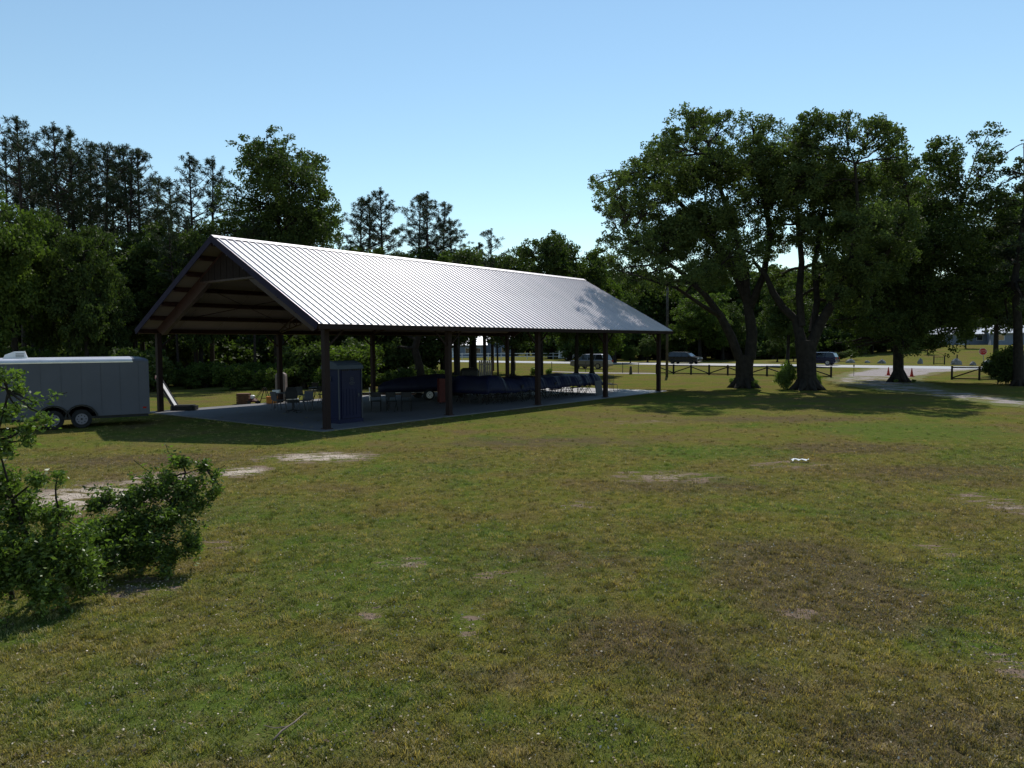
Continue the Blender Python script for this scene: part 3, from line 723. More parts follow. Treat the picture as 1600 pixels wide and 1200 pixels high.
for s in (-1,1):
    for q_ in (-1,1): Geo().lathe([(.09,-.02),(.09,.02)],12,'y',(q_*.22,s*.26,.09)).build('wheel', M_['black'], mo)
    Geo().tube([(.1,s*.15,.2),(.55,s*.15,.78)],.014).build('handle_bar', M_['brownwood'], mo)
Geo().tube([(.55,-.15,.78),(.55,.15,.78)],.014).build('grip', M_['black'], mo)
# folded treadmill leaning at the back corner post
p = G(270,641,.03)
tm = empty('folded_treadmill', p, radians(3), 'slanted white panel on a low black base against the far left rear post', 'exercise machine')
Geo().box(-.02,1.05,-.3,.3,0,.2,bev=.08).build('base', M_['black'], tm)
Geo().box(.15,.95,-.22,.22,.2,.24,bev=.05).build('motor_cover', M_['black'], tm)
def slant(name, ya, yb, off, m, th=.05):
    g = Geo(); P = []
    for x, z in ((.08,.2),(-.62,1.42)):
        for dx in (off, off+th): 
            for y in (ya, yb): P.append((x+dx, y, z+dx*.5))
    g.V = P; g.F = [(0,1,3,2),(4,5,7,6),(0,1,5,4),(2,3,7,6),(0,2,6,4),(1,3,7,5)]
    return g.build(name, m, tm)
slant('deck_panel', -.17, .17, .0, M_['white']); slant('side_rail', -.27, -.19, -.02, M_['black'], .09); slant('side_rail', .19, .27, -.02, M_['black'], .09)
slant('rail_strip', -.29, -.272, 0, M_['wood'], .03); slant('rail_strip', .272, .29, 0, M_['wood'], .03)
Geo().tube([(-.62,-.25,1.42),(-.70,0,1.55),(-.62,.25,1.42)],.03).build('handle', M_['red'], tm)
# pale rounded tank behind
tk = empty('pale_tank', G(440,626,0), 0, 'tall pale round-topped cabinet standing behind the second rear post', 'cabinet')
Geo().loft([[(-.26,-.2,z_),(.26,-.2,z_),(.26,.2,z_),(-.26,.2,z_)] for z_ in (0,1.3)]+[[(-.24,-.19,1.4),(.24,-.19,1.4),(.24,.19,1.4),(-.24,.19,1.4)],[(-.12,-.12,1.48),(.12,-.12,1.48),(.12,.12,1.48),(-.12,.12,1.48)]]).build('body', M_['ceil'], tk)
Geo().box(.27,.9,-.1,.12,.0,.12).build('foot_rail', M_['white'], tk)
# boat under a cover, on its trailer
bt = empty('covered_boat', Vector((-4.95, 38.9, .035)), .42, 'low boat on a trailer under a dark navy cover, beyond the long table', 'boat')
rings = []
for x, hw, z1 in ((-2.1,.06,.75),(-1.8,.35,.95),(-1.0,.72,1.15),(0,.86,1.22),(1.0,.88,1.32),(1.75,.84,1.30),(1.95,.78,1.1)):
    rings.append([(x,-hw,.55),(x,-hw*1.02,.75),(x,-hw*.75,z1-.1),(x,-hw*.2,z1),(x,hw*.2,z1),(x,hw*.75,z1-.1),(x,hw*1.02,.75),(x,hw,.55),(x,0,.38)])
Geo().loft(rings).build('cover', M_['navy'], bt, smooth=True)
Geo().bar((-2.9,0,.4),(1.9,0,.4),.1).bar((.3,-.9,.33),(.3,.9,.33),.07).build('trailer_frame', M_['chrome'], bt)
for s in (-1,1): wheel(bt, .3, s*.98, .29, .29, .18, M_['white'], s)
Geo().tube([(-2.55,0,.0),(-2.55,0,.7)],.03).build('jack', M_['chrome'], bt)
# red cabinet, black covered grill, black tote
rc = empty('red_cabinet', G(694,630.5,.035), .3, 'dark red metal tool cabinet left of the second front post', 'cabinet')
Geo().box(-.28,.28,-.25,.25,.08,1.22).build('body', M_['red'], rc)
for k in range(5): Geo().box(-.25,.25,-.27,-.252,.14+k*.21,.32+k*.21).build('drawer', M_['red'], rc)
for s in (-1,1): Geo().lathe([(.05,-.02),(.05,.02)],10,'y',(s*.2,0,.05)).build('castor', M_['black'], rc)
def grill(loc, rz, label, wd, ht):
    t = empty('covered_grill', loc, rz, label, 'grill'); h = wd/2
    rings = [[(x*h*k, -.33*k, z), (x*h*k, .33*k, z)] for x, k, z in ()]
    rings = []
    for z, k in ((.12,1.0),(.5,.96),(ht-.25,.98),(ht-.08,.93),(ht,.7)):
        rr = []
        for j in range(16):
            a_ = 2*pi*j/16; r_ = 1+.04*sin(5*a_+z*7)
            rr.append((h*k*r_*max(-1,min(1,1.25*cos(a_))), .33*k*r_*max(-1,min(1,1.25*sin(a_))), z))
        rings.append(rr)
    Geo().loft(rings).build('cover', M_['black'], t, smooth=True)
    for s in (-1,1):
        for q_ in (-1,1): Geo().lathe([(.06,-.02),(.06,.02)],10,'y',(s*h*.75,q_*.22,.06)).build('castor', M_['black'], t)
    return t
grill(D(732,610,41.5)*1, .4, 'tall black covered grill right of the second front post', .95, 1.55).location = Vector((D(733,600,41.5).x, 41.5, .035))
grill(D(712,610,40)*1, .2, 'lower black covered grill just behind the second front post', .8, 1.15).location = Vector((D(712,600,40).x, 40, .035))
# pale picket panel standing behind
pk = empty('picket_panel', G(759,596.5,0), .15, 'pale upright picket panel standing behind the black covered grill', 'fence panel')
for k in range(7): Geo().box(-.52+k*.15,-.40+k*.15,-.012,.012,.05,1.62+.05*(k%2)).build('picket', M_['wood'], pk)
for z_ in (.4,1.3): Geo().box(-.52,.50,.013,.05,z_,z_+.08).build('rail', M_['wood'], pk)
Geo().box(.5,.57,-.03,.04,0,1.78).build('post', M_['brownwood'], pk)

# heap of tables and chairs under the long blue tarp
ta0, ta1, ty0, ty1 = 10.6, 21.0, 1.7, 4.3
rr_ = random.Random(9)
def tarp_h(u, v):   # u 0..1 along, v 0..1 across
    X_, Y_ = u*(ta1-ta0), v*(ty1-ty0)
    nz = mnoise.noise(Vector((X_*.55, Y_*.6, 3))); n2 = mnoise.noise(Vector((X_*1.7, Y_*1.5, 9))); n3 = mnoise.noise(Vector((X_*4, Y_*4, 5)))
    top = 1.22 - .10*u + .13*nz + .07*n2 + .025*n3 + (.12 if u < .14 else 0)
    hem = .56 + .16*mnoise.noise(Vector((X_*.8, 20, 1))) + .08*mnoise.noise(Vector((X_*2.6, 30, 1)))
    e = min(v, 1-v)*(ty1-ty0)/.42; k = min(1, e); k = 1-(1-k)**2
    ed = min(u, 1-u)*(ta1-ta0)/.35; k2 = min(1, ed); k2 = 1-(1-k2)**2
    return hem + (top-hem)*min(k, k2)
g = Geo(); NU, NV = 180, 34
for i in range(NU+1):
    for j in range(NV+1):
        u, v = i/NU, j/NV
        a_ = ta0+(ta1-ta0)*u; y_ = ty0+(ty1-ty0)*v + (.14*mnoise.noise(Vector((u*14, 7, 2)))+.05*mnoise.noise(Vector((u*60, 7, 2))))*max(0, 1-v*4)
        g.V.append((a_, y_, tarp_h(u, v)))
for i in range(NU):
    for j in range(NV): n = i*(NV+1)+j; g.F.append((n, n+NV+1, n+NV+2, n+1))
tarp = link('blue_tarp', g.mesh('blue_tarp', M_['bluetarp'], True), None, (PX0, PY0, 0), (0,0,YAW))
sm = tarp.modifiers.new('thick', 'SOLIDIFY'); sm.thickness = .006
tag(tarp, 'long crumpled blue tarp draped over stacked tables and chairs', 'tarp')
k = 0
for i in range(5):
    o = folding_table(loc_w(11.8+i*2.02, 3.0), YAW, 'folding table hidden under the long blue tarp, only its legs showing', 1.83, 'brownwood', 'tables under the blue tarp')
for i in range(13):
    for yy in (1.95,):
        o = folding_chair(loc_w(10.95+i*.76+rr_.uniform(-.1,.1), yy+rr_.uniform(-.05,.3)), YAW+rr_.choice((0,pi,pi))+rr_.uniform(-.4,.4), 'black folding chair pushed under the front edge of the blue tarp', 'black', 'chairs under the blue tarp')
for i in range(7):
    folding_chair(loc_w(11.3+i*1.45, 4.0), YAW+rr_.uniform(-.4,.4), 'black folding chair pushed under the front edge of the blue tarp', 'black', 'chairs under the blue tarp')
pn = empty('leaning_board', G(937,617,.035), YAW+.1, 'pale gray board leaning at the right end of the blue tarp', 'board')
Geo().box(-.4,.4,-.02,.02,.0,.8).build('panel', M_['grayplastic'], pn, rot=(-.15,0,0))
wc = empty('wire_chair', G(957,612.5,.035), .4, 'light metal wire-backed chair right of the fourth front post', 'chair')
Geo().box(-.22,.22,-.22,.22,.44,.465,bev=.05).build('seat', M_['grayplastic'], wc)
for s in (-1,1):
    for q_ in (-1,1): Geo().tube([(s*.2,q_*.2,.44),(s*.23,q_*.23,0)],.014).build('leg', M_['grayplastic'], wc)
g = Geo().tube([(-.21,.2,.45),(-.22,.26,.98),(.22,.26,.98),(.21,.2,.45)],.014)
for k in range(5): g.tube([(-.14+k*.07,.205,.46),(-.14+k*.07,.26,.97)],.008,4)
g.build('backrest', M_['grayplastic'], wc)
wc2 = copy_tree(wc); wc2.location = G(950,611,.035); wc2.rotation_euler = (0,0,2.6); tag(wc2, 'light metal wire-backed chair half behind the fourth front post', 'chair')

# ------------------------------------------------------------------ fences, pole, signs, cones
def rail_fence(name, bvals, a, label, h=.86, m='blackwood', flip=0, terrain=False):
    o0 = Lw(a, bvals[0]); root = empty(name, o0, roadrz, label, 'fence'); b0 = bvals[0]
    for i, b_ in enumerate(bvals):
        Geo().box(-.065,.065,-.065,.065,-.1,h+.05).build('post', M_[m], root, (b_-b0, 0, 0))
        if i+1 < len(bvals):
            x0, x1 = b_-b0+.065, bvals[i+1]-b0-.065
            Geo().box(x0,x1,-.09,-.05,h-.10,h-.0).build('top_rail', M_[m], root)
            Geo().box(x0,x1,-.09,-.05,.05,.14).build('bottom_rail', M_[m], root)
            z0, z1 = (.16,h-.16) if (i+flip)%2 else (h-.16,.16)
            Geo().bar((x0,-.07,z0),(x1,-.07,z1),.04,.09).build('diagonal_rail', M_[m], root)
    return root
AF = 47.8
b1 = onroadline(1299, AF); b0_ = onroadline(1026, AF); nb = round((b1-b0_)/((onroadline(1108.5,AF)-onroadline(1052.5,AF))/2))
rail_fence('rail_fence', list(np.linspace(b0_, b1, nb+1)), AF, 'low black rail fence with zigzag diagonals, left of the gravel drive')
sp_ = onroadline(1531, AF+1)-onroadline(1488, AF+1); bb = onroadline(1488, AF+1)
rail_fence('rail_fence', [bb+i*sp_ for i in range(7)], AF+1, 'low black rail fence with zigzag diagonals, right of the gravel drive', .98, flip=1)
# wire fence left of it
bl = [onroadline(x, AF) for x in (805, 862, 915, 942, 973, 997.5)] + [b0_-.15]
root = empty('wire_fence', Lw(AF, bl[0]), roadrz, 'thin wire fence on slim posts running past the parked silver car', 'fence')
for i, b_ in enumerate(bl[:-1]): Geo().tube([(0,0,-.1),(0,0,1.0)],.035).build('post', M_['creosote'], root, (b_-bl[0],0,0))
for z_ in (.15,.4,.65,.9): Geo().tube([(0,0,z_),(bl[-1]-bl[0],0,z_)],.007,4).build('wire', M_['wire'], root)
st = G(985.5,585,0); s_ = empty('stub_post', st, 0, 'short thick wooden stub beside the wire fence', 'post')
Geo().lathe([(.16,-.05),(.13,.3),(.10,.72),(.05,.78)],9).build('stub', M_['creosote'], s_)
# utility pole
pl = empty('utility_pole', G(1042,588.5), 0, 'weathered wooden utility pole past the far corner of the pavilion', 'utility pole')
Geo().tube([(0,0,-.2),(0,0,5),(0,0,8.2)],[.12,.105,.085],12).build('pole', M_['creosote'], pl, smooth=True)
Geo().lathe([(.13,8.18),(.13,8.24),(.02,8.3)],10).build('cap', M_['wire'], pl)
# reflector stake
rs = empty('marker_stake', G(1334,588), 0, 'thin dark marker stake with a small top plate at the drive edge', 'marker')
Geo().tube([(0,0,-.1),(0,0,.95)],.018).build('stake', M_['black'], rs); Geo().box(-.05,.05,-.01,.01,.8,1.0).build('plate', M_['black'], rs)
# cones
def cone(loc, label, tilt=0):
    t = empty('traffic_cone', loc, .3, label, 'traffic cone', 'orange cones on the gravel drive')
    Geo().box(-.2,.2,-.2,.2,0,.04,bev=.04).build('base', M_['conered'], t)
    Geo().lathe([(.145,.04),(.10,.25)],14).build('lower_cone', M_['conered'], t, smooth=True)
    Geo().lathe([(.10,.25),(.075,.40)],14).build('reflective_band', M_['conered'], t)
    Geo().lathe([(.075,.40),(.025,.72)],14).build('upper_cone', M_['conered'], t)
cone(G(1388,586.8)+Vector((0,0,.012)), 'orange red traffic cone standing on the gravel left of the dark oak')
cone(G(1424.5,588.8)+Vector((0,0,.012)), 'orange red traffic cone standing on the gravel right of the dark oak')
# stop sign
sp = G(1538,577.3); ss = empty('stop_sign', sp, roadrz-pi/2+.9, 'red octagonal STOP sign on a leaning post by the road', 'sign')
ss.rotation_euler = (0, radians(-5), -.35)
Geo().box(-.03,.03,0,.05,-.1,2.2).build('sign_post', M_['wire'], ss)
oc_ = [(.38*cos(pi/8+k*pi/4), 1.83+.38*sin(pi/8+k*pi/4)) for k in range(8)]; oc2 = [(.345*cos(pi/8+k*pi/4), 1.83+.345*sin(pi/8+k*pi/4)) for k in range(8)]
Geo().prism(oc_, -.012, -.004).build('sign_border', M_['white'], ss); f_ = Geo().prism(oc2, -.018, -.0125).build('sign_face', M_['signred'], ss)
L = Geo(); zz, hh, bw = 1.83, .11, .028
def seg(x, pts):
    for (a1, c1, a2, c2) in pts: L.bar((x+a1*.1, -.021, zz+c1*hh), (x+a2*.1, -.021, zz+c2*hh), .004, bw)
seg(-.27, [(1,1,0,1),(0,1,0,0),(0,0,1,0),(1,0,1,-1),(1,-1,0,-1)]); seg(-.12, [(0,1,1,1),(.5,1,.5,-1)])
seg(.03, [(0,1,1,1),(1,1,1,-1),(1,-1,0,-1),(0,-1,0,1)]); seg(.18, [(0,-1,0,1),(0,1,1,1),(1,1,1,0),(1,0,0,0)])
L.build('lettering', M_['white'], f_)
# gate and boulders across the road
gp = G(1459,569.5); gr = empty('wire_gate', gp, roadrz+.2, 'small wire gate between dark posts across the road', 'gate')
for x, h_g in ((0,1.05),(1.15,1.05),(2.5,1.25)): Geo().box(x-.07,x+.07,-.07,.07,-.1,h_g).build('post', M_['blackwood'], gr)
Geo().box(.1,1.05,-.02,.02,.9,.96).build('gate_rail', M_['blackwood'], gr); Geo().box(.1,1.05,-.02,.02,.1,.16).build('gate_rail', M_['blackwood'], gr)
for z_ in (.2,.45,.7,.95): Geo().tube([(1.15,0,z_),(2.5,0,z_)],.012,4).build('wire', M_['blackwood'], gr)
for k in range(5): Geo().tube([(.25+k*.17,0,.13),(.25+k*.17,0,.93)],.008,4).build('gate_bar', M_['blackwood'], gr)
def boulder(px, py, wpx, hpx, label, seed):
    r = random.Random(seed); p = G(px, py); k = p.y/F_PX; rx, rz = wpx*k/2, hpx*k
    g = Geo(); nn = 12; rings = []
    ph = [r.uniform(0,6) for _ in range(4)]
    for i in range(7):
        el = -.25 + (pi/2+.2)*i/6; rr = []
        for j in range(nn):
            a_ = 2*pi*j/nn; d = 1+.16*sin(2*a_+ph[0])+.11*sin(3*a_+ph[1]+i)+.08*sin(5*a_+ph[2]+2*i)
            rr.append((rx*cos(a_)*cos(el)*d, rx*.8*sin(a_)*cos(el)*d, rz*sin(el)*(1+.12*sin(a_*2+ph[3]))))
        rings.append(rr)
    o = Geo().loft(rings).build('boulder', M_['rock'], None, onG(p.x, p.y), smooth=False)
    tag(o, label, 'boulder', 'boulders along the far side of the road')
for i, (px, py, wp, hp, lb) in enumerate(((1329,567,12.5,6,'flat-topped pale boulder far left in the roadside row'),(1355,567,8,3.5,'smallest low boulder in the roadside row'),
    (1378,568,12,6.5,'rounded pale boulder left of the dark oak trunk'),(1438,568.5,9,8,'upright boulder just right of the dark oak trunk'),(1494,570,15,9.5,'large round pale boulder right of the wire gate'),
    (1520,571,9.5,6,'small peaked boulder between the gate and the stop sign'),(1544,571.5,15,10,'large jagged boulder directly behind the stop sign'),(1598,571,10,6,'boulder cut by the right edge of the view'))):
    boulder(px, py, wp, hp, lb, i+3)

# ------------------------------------------------------------------ houses and far fence
def house(name, c, rz, L, Wd, wall_h, roof_h, label, wallm, roofm, wins):
    t = empty(name, c, rz, label, 'house'); h = L/2; d = Wd/2
    Geo().box(-h,h,-d,d,-.5,wall_h).build('wall', wallm, t)
    for s in (-1,1):
        g = Geo(); g.V = [(-h-.5,s*(d+.6),wall_h-.12),(h+.5,s*(d+.6),wall_h-.12),(h+.5,0,wall_h+roof_h),(-h-.5,0,wall_h+roof_h),
                          (-h-.5,s*(d+.6),wall_h-.0),(h+.5,s*(d+.6),wall_h-.0),(h+.5,0,wall_h+roof_h+.12),(-h-.5,0,wall_h+roof_h+.12)]
        g.F = [(0,1,2,3),(4,5,6,7),(0,1,5,4),(1,2,6,5),(2,3,7,6),(3,0,4,7)]; g.build('roof', roofm, t)
    for s in (-1,1):
        g = Geo(); g.V = [(s*h,-d,wall_h),(s*h,d,wall_h),(s*h,0,wall_h+roof_h),(s*(h-.1),-d,wall_h),(s*(h-.1),d,wall_h),(s*(h-.1),0,wall_h+roof_h)]
        g.F = [(0,1,2),(3,4,5),(0,1,4,3),(1,2,5,4),(2,0,3,5)]; g.build('gable', wallm, t)
    for x in wins:
        f_ = Geo().box(x-.6,x+.6,-d-.06,-d-.005,.9,2.1).build('window', M_['white'], t); Geo().box(x-.52,x+.52,-d-.075,-d-.062,.98,2.02).build('pane', M_['glass'], f_)
    Geo().box(-.5,.5,-d-.05,-d-.004,0,2.1).build('door', M_['white'], t)
    return t
c0 = D(708,558,165); house('ranch_house', Vector((c0.x,165,0)), .12, 13.5, 9, 2.7, 1.9, 'low blue gray house with pale roof seen through the pavilion', M_['housewall'], M_['houseroof'], (-5,-2.5,3,5.2))
c0 = D(768,556,172); house('barn', Vector((c0.x,172,0)), .1, 9, 9, 4.0, 1.6, 'dark blue outbuilding right of the low house, seen through the pavilion', M_['housewall'], mat('blue_roof', (.07,.08,.14), .5), (-2.5,2.5))
c0 = D(1496,549,160); house('hill_house', onG(c0.x, 160), -.35, 11, 8, 2.3, 1.3, 'blue gray house under the trees on the rise across the road', M_['housewall'], M_['houseroof'], (-3.6,3.2))
c0 = D(1583,548,150); house('farm_house', onG(c0.x, 150), -.45, 8.5, 7, 2.4, 1.5, 'house with bright white metal roof at the right edge across the road', M_['housewall'], M_['houseroof'], (-2.6,2.2))
root = empty('white_rail_fence', Vector((D(600,560,140).x, 140, 0)), .0, 'long white rail fence across the road in front of the low house', 'fence')
Lf = D(905,560,140).x - D(600,560,140).x; nf = 15
for i in range(nf+1):
    Geo().box(-.07,.07,-.07,.07,-.1,1.25).build('post', M_['white'], root, (Lf*i/nf,0,0))
    if i < nf:
        for z_ in (.45,1.0): Geo().box(Lf*i/nf+.07,Lf*(i+1)/nf-.07,-.03,.03,z_,z_+.14).build('rail', M_['white'], root)

# ------------------------------------------------------------------ foliage
def leaf_arrays(C, L, W, rng, droop=0., upbias=0.):
    n = len(C); u = rng.normal(size=(n,3)); u[:,2] = u[:,2]*(1-upbias) - droop; u /= np.linalg.norm(u, axis=1)[:,None]
    r = rng.normal(size=(n,3)); r[:,2] *= .5; v = np.cross(u, r); v /= np.linalg.norm(v, axis=1)[:,None]+1e-9
    nr = np.cross(u, v)
    L = np.asarray(L).reshape(-1,1)*np.ones((n,1)); W = np.asarray(W).reshape(-1,1)*np.ones((n,1))
    V = np.empty((n,4,3)); V[:,0] = C-u*L/2; V[:,1] = C+v*W/2+nr*W*.18; V[:,2] = C+u*L/2; V[:,3] = C-v*W/2+nr*W*.18
    return V
def quads_mesh(name, V, tone, m):
    n = len(V); me = bpy.data.meshes.new(name)
    me.vertices.add(4*n); me.vertices.foreach_set('co', V.reshape(-1).astype(np.float32))
    me.loops.add(4*n); me.loops.foreach_set('vertex_index', np.arange(4*n, dtype=np.int32))
    me.polygons.add(n); me.polygons.foreach_set('loop_start', np.arange(0,4*n,4, dtype=np.int32)); me.polygons.foreach_set('loop_total', np.full(n,4,dtype=np.int32))
    a = me.attributes.new('tone', 'FLOAT', 'FACE'); a.data.foreach_set('value', tone.astype(np.float32))
    me.materials.append(m); me.update(calc_edges=True); return me
def crown_leaves(lobes, nleaf, leaf, rng, clump=.32, droop=0., shell=.45, per=55, aspect=.55, flat=.75):
    """lobes: rows x y z rx ry rz. returns leaf centres, tone, clump centres"""
    lobes = np.array(lobes, float); area = (lobes[:,3]*lobes[:,5]+lobes[:,4]*lobes[:,3])
    pr = area/area.sum(); ncl = max(6, int(nleaf/per)); idx = rng.choice(len(lobes), ncl, p=pr)
    d = rng.normal(size=(ncl,3)); d[:,2] += .18; d /= np.linalg.norm(d,axis=1)[:,None]
    rr = shell+(1-shell)*rng.random(ncl)**.6
    P = lobes[idx,:3] + d*rr[:,None]*lobes[idx,3:6]
    cr = clump*np.mean(lobes[idx,3:6],axis=1)*rng.uniform(.6,1.25,ncl)
    cr = np.clip(cr, .25, 1.1)
    k = rng.choice(ncl, nleaf, p=cr**1.6/np.sum(cr**1.6)); q = rng.normal(size=(nleaf,3)); q /= np.linalg.norm(q,axis=1)[:,None]
    q *= (rng.random(nleaf)**.45)[:,None]*cr[k][:,None]; q[:,2] *= flat; q[:,2] -= droop*rng.random(nleaf)*cr[k]
    C = P[k]+q; tone = np.clip(.5+.35*(rng.random(ncl)[k]-.5)+.5*(rng.random(nleaf)-.5), 0, 1)
    return C, tone, P, cr, idx
def limb_path(p, q, rng, bend=.12, n=6, sag=0):
    p, q = np.array(p), np.array(q); L = np.linalg.norm(q-p); mid = rng.normal(size=3)*L*bend; mid[2] = abs(mid[2])*.3 - sag*L
    pts = []
    for i in range(n+1):
        t = i/n; pts.append(p*(1-t)+q*t+mid*4*t*(1-t)*(.5)+rng.normal(size=3)*L*.018*(0 < i < n))
    return pts
def make_tree(name, loc, lobes, limbs, nleaf, leaf, leafm, label, cat='tree', group=None, seed=0, barkm='bark', clump=.32, droop=0., shell=.45, per=55, aspect=.55, trunk=None, flat=.75, twigs=.5):
    """lobes relative to loc; trunk = [(x,y,z,r)...]; limbs = list of paths [(x,y,z,r)...]"""
    rng = np.random.default_rng(seed); root = empty(name, loc, 0, label, cat, group)
    C, tone, P, cr, idx = crown_leaves(lobes, nleaf, leaf, rng, clump, droop, shell, per, aspect, flat)
    Ls = leaf*rng.uniform(.7,1.35,len(C)); V = leaf_arrays(C, Ls, Ls*aspect, rng, droop*.6, .2)
    link('crown', quads_mesh('crown', V, tone, leafm), root)
    g = Geo()
    if trunk:
        g.tube([q[:3] for q in trunk], [q[3] for q in trunk], 12)
        fx = trunk[0]
        for k in range(7):     # root flare
            a_ = 2*pi*k/7+seed; r0 = fx[3]
            g.tube([(fx[0]+r0*.3*cos(a_), fx[1]+r0*.3*sin(a_), .75*min(1,r0*2)), (fx[0]+r0*1.0*cos(a_), fx[1]+r0*1.0*sin(a_), .22), (fx[0]+r0*1.75*cos(a_), fx[1]+r0*1.75*sin(a_), -.06)], [r0*.5, r0*.36, r0*.12], 6)
    nodes = []
    for path in limbs:
        g.tube([q[:3] for q in path], [q[3] for q in path], 8)
        for q0, q1 in zip(path[:-1], path[1:]):
            for t_ in (0,.33,.66,1.0): nodes.append(tuple(q0[i]*(1-t_)+q1[i]*t_ for i in range(4)))
    if trunk:
        for q0, q1 in zip(trunk[len(trunk)//2:-1], trunk[len(trunk)//2+1:]):
            for t_ in (0,.5,1.0): nodes.append(tuple(q0[i]*(1-t_)+q1[i]*t_ for i in range(4)))
    # secondary branches to every lobe, then twigs to clumps
    lb = np.array(lobes, float); ND = np.array(nodes)
    lob_nodes = []
    for L_ in lb:
        c = L_[:3]; dd = np.linalg.norm(ND[:,:3]-c, axis=1) + np.maximum(0, ND[:,2]-c[2]-.5)*1.5; j = dd.argmin(); s = ND[j]
        r = min(s[3]*.62, .05+.028*dd[j]); pts = limb_path(s[:3], c, rng, .14); rad = list(np.linspace(r, max(.03, r*.35), len(pts)))
        g.tube(pts, rad, 6); lob_nodes.append([(pts[i], rad[i]) for i in range(2, len(pts))])
    for i, p_ in enumerate(P):
        if rng.random() > twigs: continue
        ln = lob_nodes[idx[i]]; s, r = ln[int(rng.integers(0, len(ln)))]
        pts = limb_path(s, p_, rng, .16, 3); g.tube(pts, [min(r*.6,.04), .022, .014, .008], 3, cap=False)
    g.build('trunk', M_[barkm], root)
    return root
def px_lobes(base, Y, rows, seed, depth=3.5, copies=2):
    """crown lobes measured on the tree at its distance, rounded out in depth"""
    r = random.Random(seed); out = []
    cx = sum(q[0] for q in rows)/len(rows); ext = max(abs(q[0]-cx) for q in rows)+1
    for (x, y, rp) in rows:
        rad = rp*Y/F_PX; e = sqrt(max(.12, 1-((x-cx)/ext)**2))
        for k in range(copies):
            yo = (r.uniform(.15,1)*(1 if k % 2 else -1))*depth*e if copies > 1 else 0
            c = D(x+r.uniform(-.15,.15)*rp, y+r.uniform(-.15,.15)*rp, Y)
            out.append((c.x-base.x, yo, c.z-base.z, rad*r.uniform(.82,1.02), rad*r.uniform(.85,1.1), rad*r.uniform(.68,.86)))
    return out
def px_path(base, Y, rows):
    o = []
    for q in rows:
        x, y, wpx = q[:3]; dy = q[3] if len(q) > 3 else 0
        c = D(x, y, Y); o.append((c.x-base.x, dy, c.z-base.z, wpx*Y/F_PX/2))
    return o

# the three big oaks and the edge tree
Y1 = 47.6; B1 = G(1163,606)
rows = [(930,283,17),(958,300,26),(985,282,32),(1015,250,36),(1050,215,34),(1085,190,28),(1120,185,30),(1150,200,34),(1195,200,26),(965,330,26),(1010,320,44),(1060,285,46),(1110,255,44),(1155,270,42),
        (950,375,22),(985,385,36),(1040,375,50),(1100,340,50),(1155,340,46),(960,425,18),(1010,435,30),(1065,440,34),(1120,415,40),(1165,400,36),(1200,300,38),(1185,245,34)]
rows = [(x, y+(13 if y < 262 else 0), r_) for x, y, r_ in rows]
make_tree('oak_tree', B1, px_lobes(B1, Y1, rows, 1, 5.2), [
    px_path(B1, Y1, [(1155,560,15),(1140,525,14,-.3),(1122,495,12,-.6),(1095,462,9,-1),(1060,430,7,-1.2),(1020,405,5,-1.5),(975,380,3,-1.8)]),
    px_path(B1, Y1, [(1172,560,18),(1175,520,17),(1170,470,14,.3),(1150,420,12,.5),(1120,370,9,.8),(1075,320,7,1),(1035,280,5,1),(1000,265,3,1)]),
    px_path(B1, Y1, [(1170,470,12,.3),(1165,420,10,0),(1140,350,8,-.5),(1115,290,6,-1),(1100,230,4,-1)]),
    px_path(B1, Y1, [(1174,480,12,.2),(1190,430,10,-.4),(1195,370,8,-1),(1180,300,6,-1.4),(1160,235,4,-1.4)]),
    px_path(B1, Y1, [(1122,495,8,-.6),(1085,480,6,-2),(1040,455,4,-3),(1000,445,3,-3.4)]),
    px_path(B1, Y1, [(1160,430,8,.5),(1140,390,7,2.4),(1110,330,5,4)])],
    125000, .150, M_['oakleaf'], 'largest spreading oak with twin trunk, nearest the far end of the pavilion', seed=11, droop=.6, clump=.25, per=48,
    trunk=px_path(B1, Y1, [(1163,607,30),(1163,590,27),(1163,572,27),(1165,555,27)]))
Y2 = 46.0; B2 = G(1254,609)
rows = [(1215,235,34),(1245,200,28),(1280,205,28),(1300,235,34),(1250,255,42),(1335,235,26),(1365,250,28),(1220,300,40),(1275,310,48),(1325,290,44),(1365,300,36),(1235,370,32),(1290,375,44),(1345,360,44),
        (1385,345,30),(1255,425,26),(1310,430,40),(1360,420,40),(1330,470,30),(1395,400,30),(1215,345,28),(1275,465,20)]
rows = [(x, y+(13 if y < 262 else 0), r_) for x, y, r_ in rows]
make_tree('oak_tree', B2, px_lobes(B2, Y2, rows, 2, 5.0), [
    px_path(B2, Y2, [(1246,535,17),(1240,500,13,.3),(1222,480,11,.6),(1208,455,10,.8),(1200,430,7,1),(1180,405,5,1.2)]),
    px_path(B2, Y2, [(1260,540,18),(1272,505,15,-.3),(1285,480,14,-.5),(1310,455,12,-.9),(1340,425,9,-1.3),(1370,385,6,-1.8),(1385,350,4,-2)]),
    px_path(B2, Y2, [(1246,510,12),(1244,460,11,.2),(1250,410,9,.4),(1245,350,7,.5),(1240,290,6,.6),(1250,225,4,.6)]),
    px_path(B2, Y2, [(1262,520,12),(1278,470,10,.8),(1280,410,9,1.4),(1295,350,7,1.8),(1310,290,5,2),(1330,250,3,2)]),
    px_path(B2, Y2, [(1285,480,8,-.5),(1300,420,7,-1.8),(1300,350,5,-2.8),(1290,280,4,-3.2)])],
    115000, .150, M_['oakleaf'], 'forked oak between the twin-trunked oak and the dark oak, shrubs at its foot', seed=12, droop=.6, clump=.25, per=48,
    trunk=px_path(B2, Y2, [(1254,610,32),(1254,590,29),(1253,560,29),(1252,532,33)]))
Y3 = 52.4; B3 = G(1413,597)
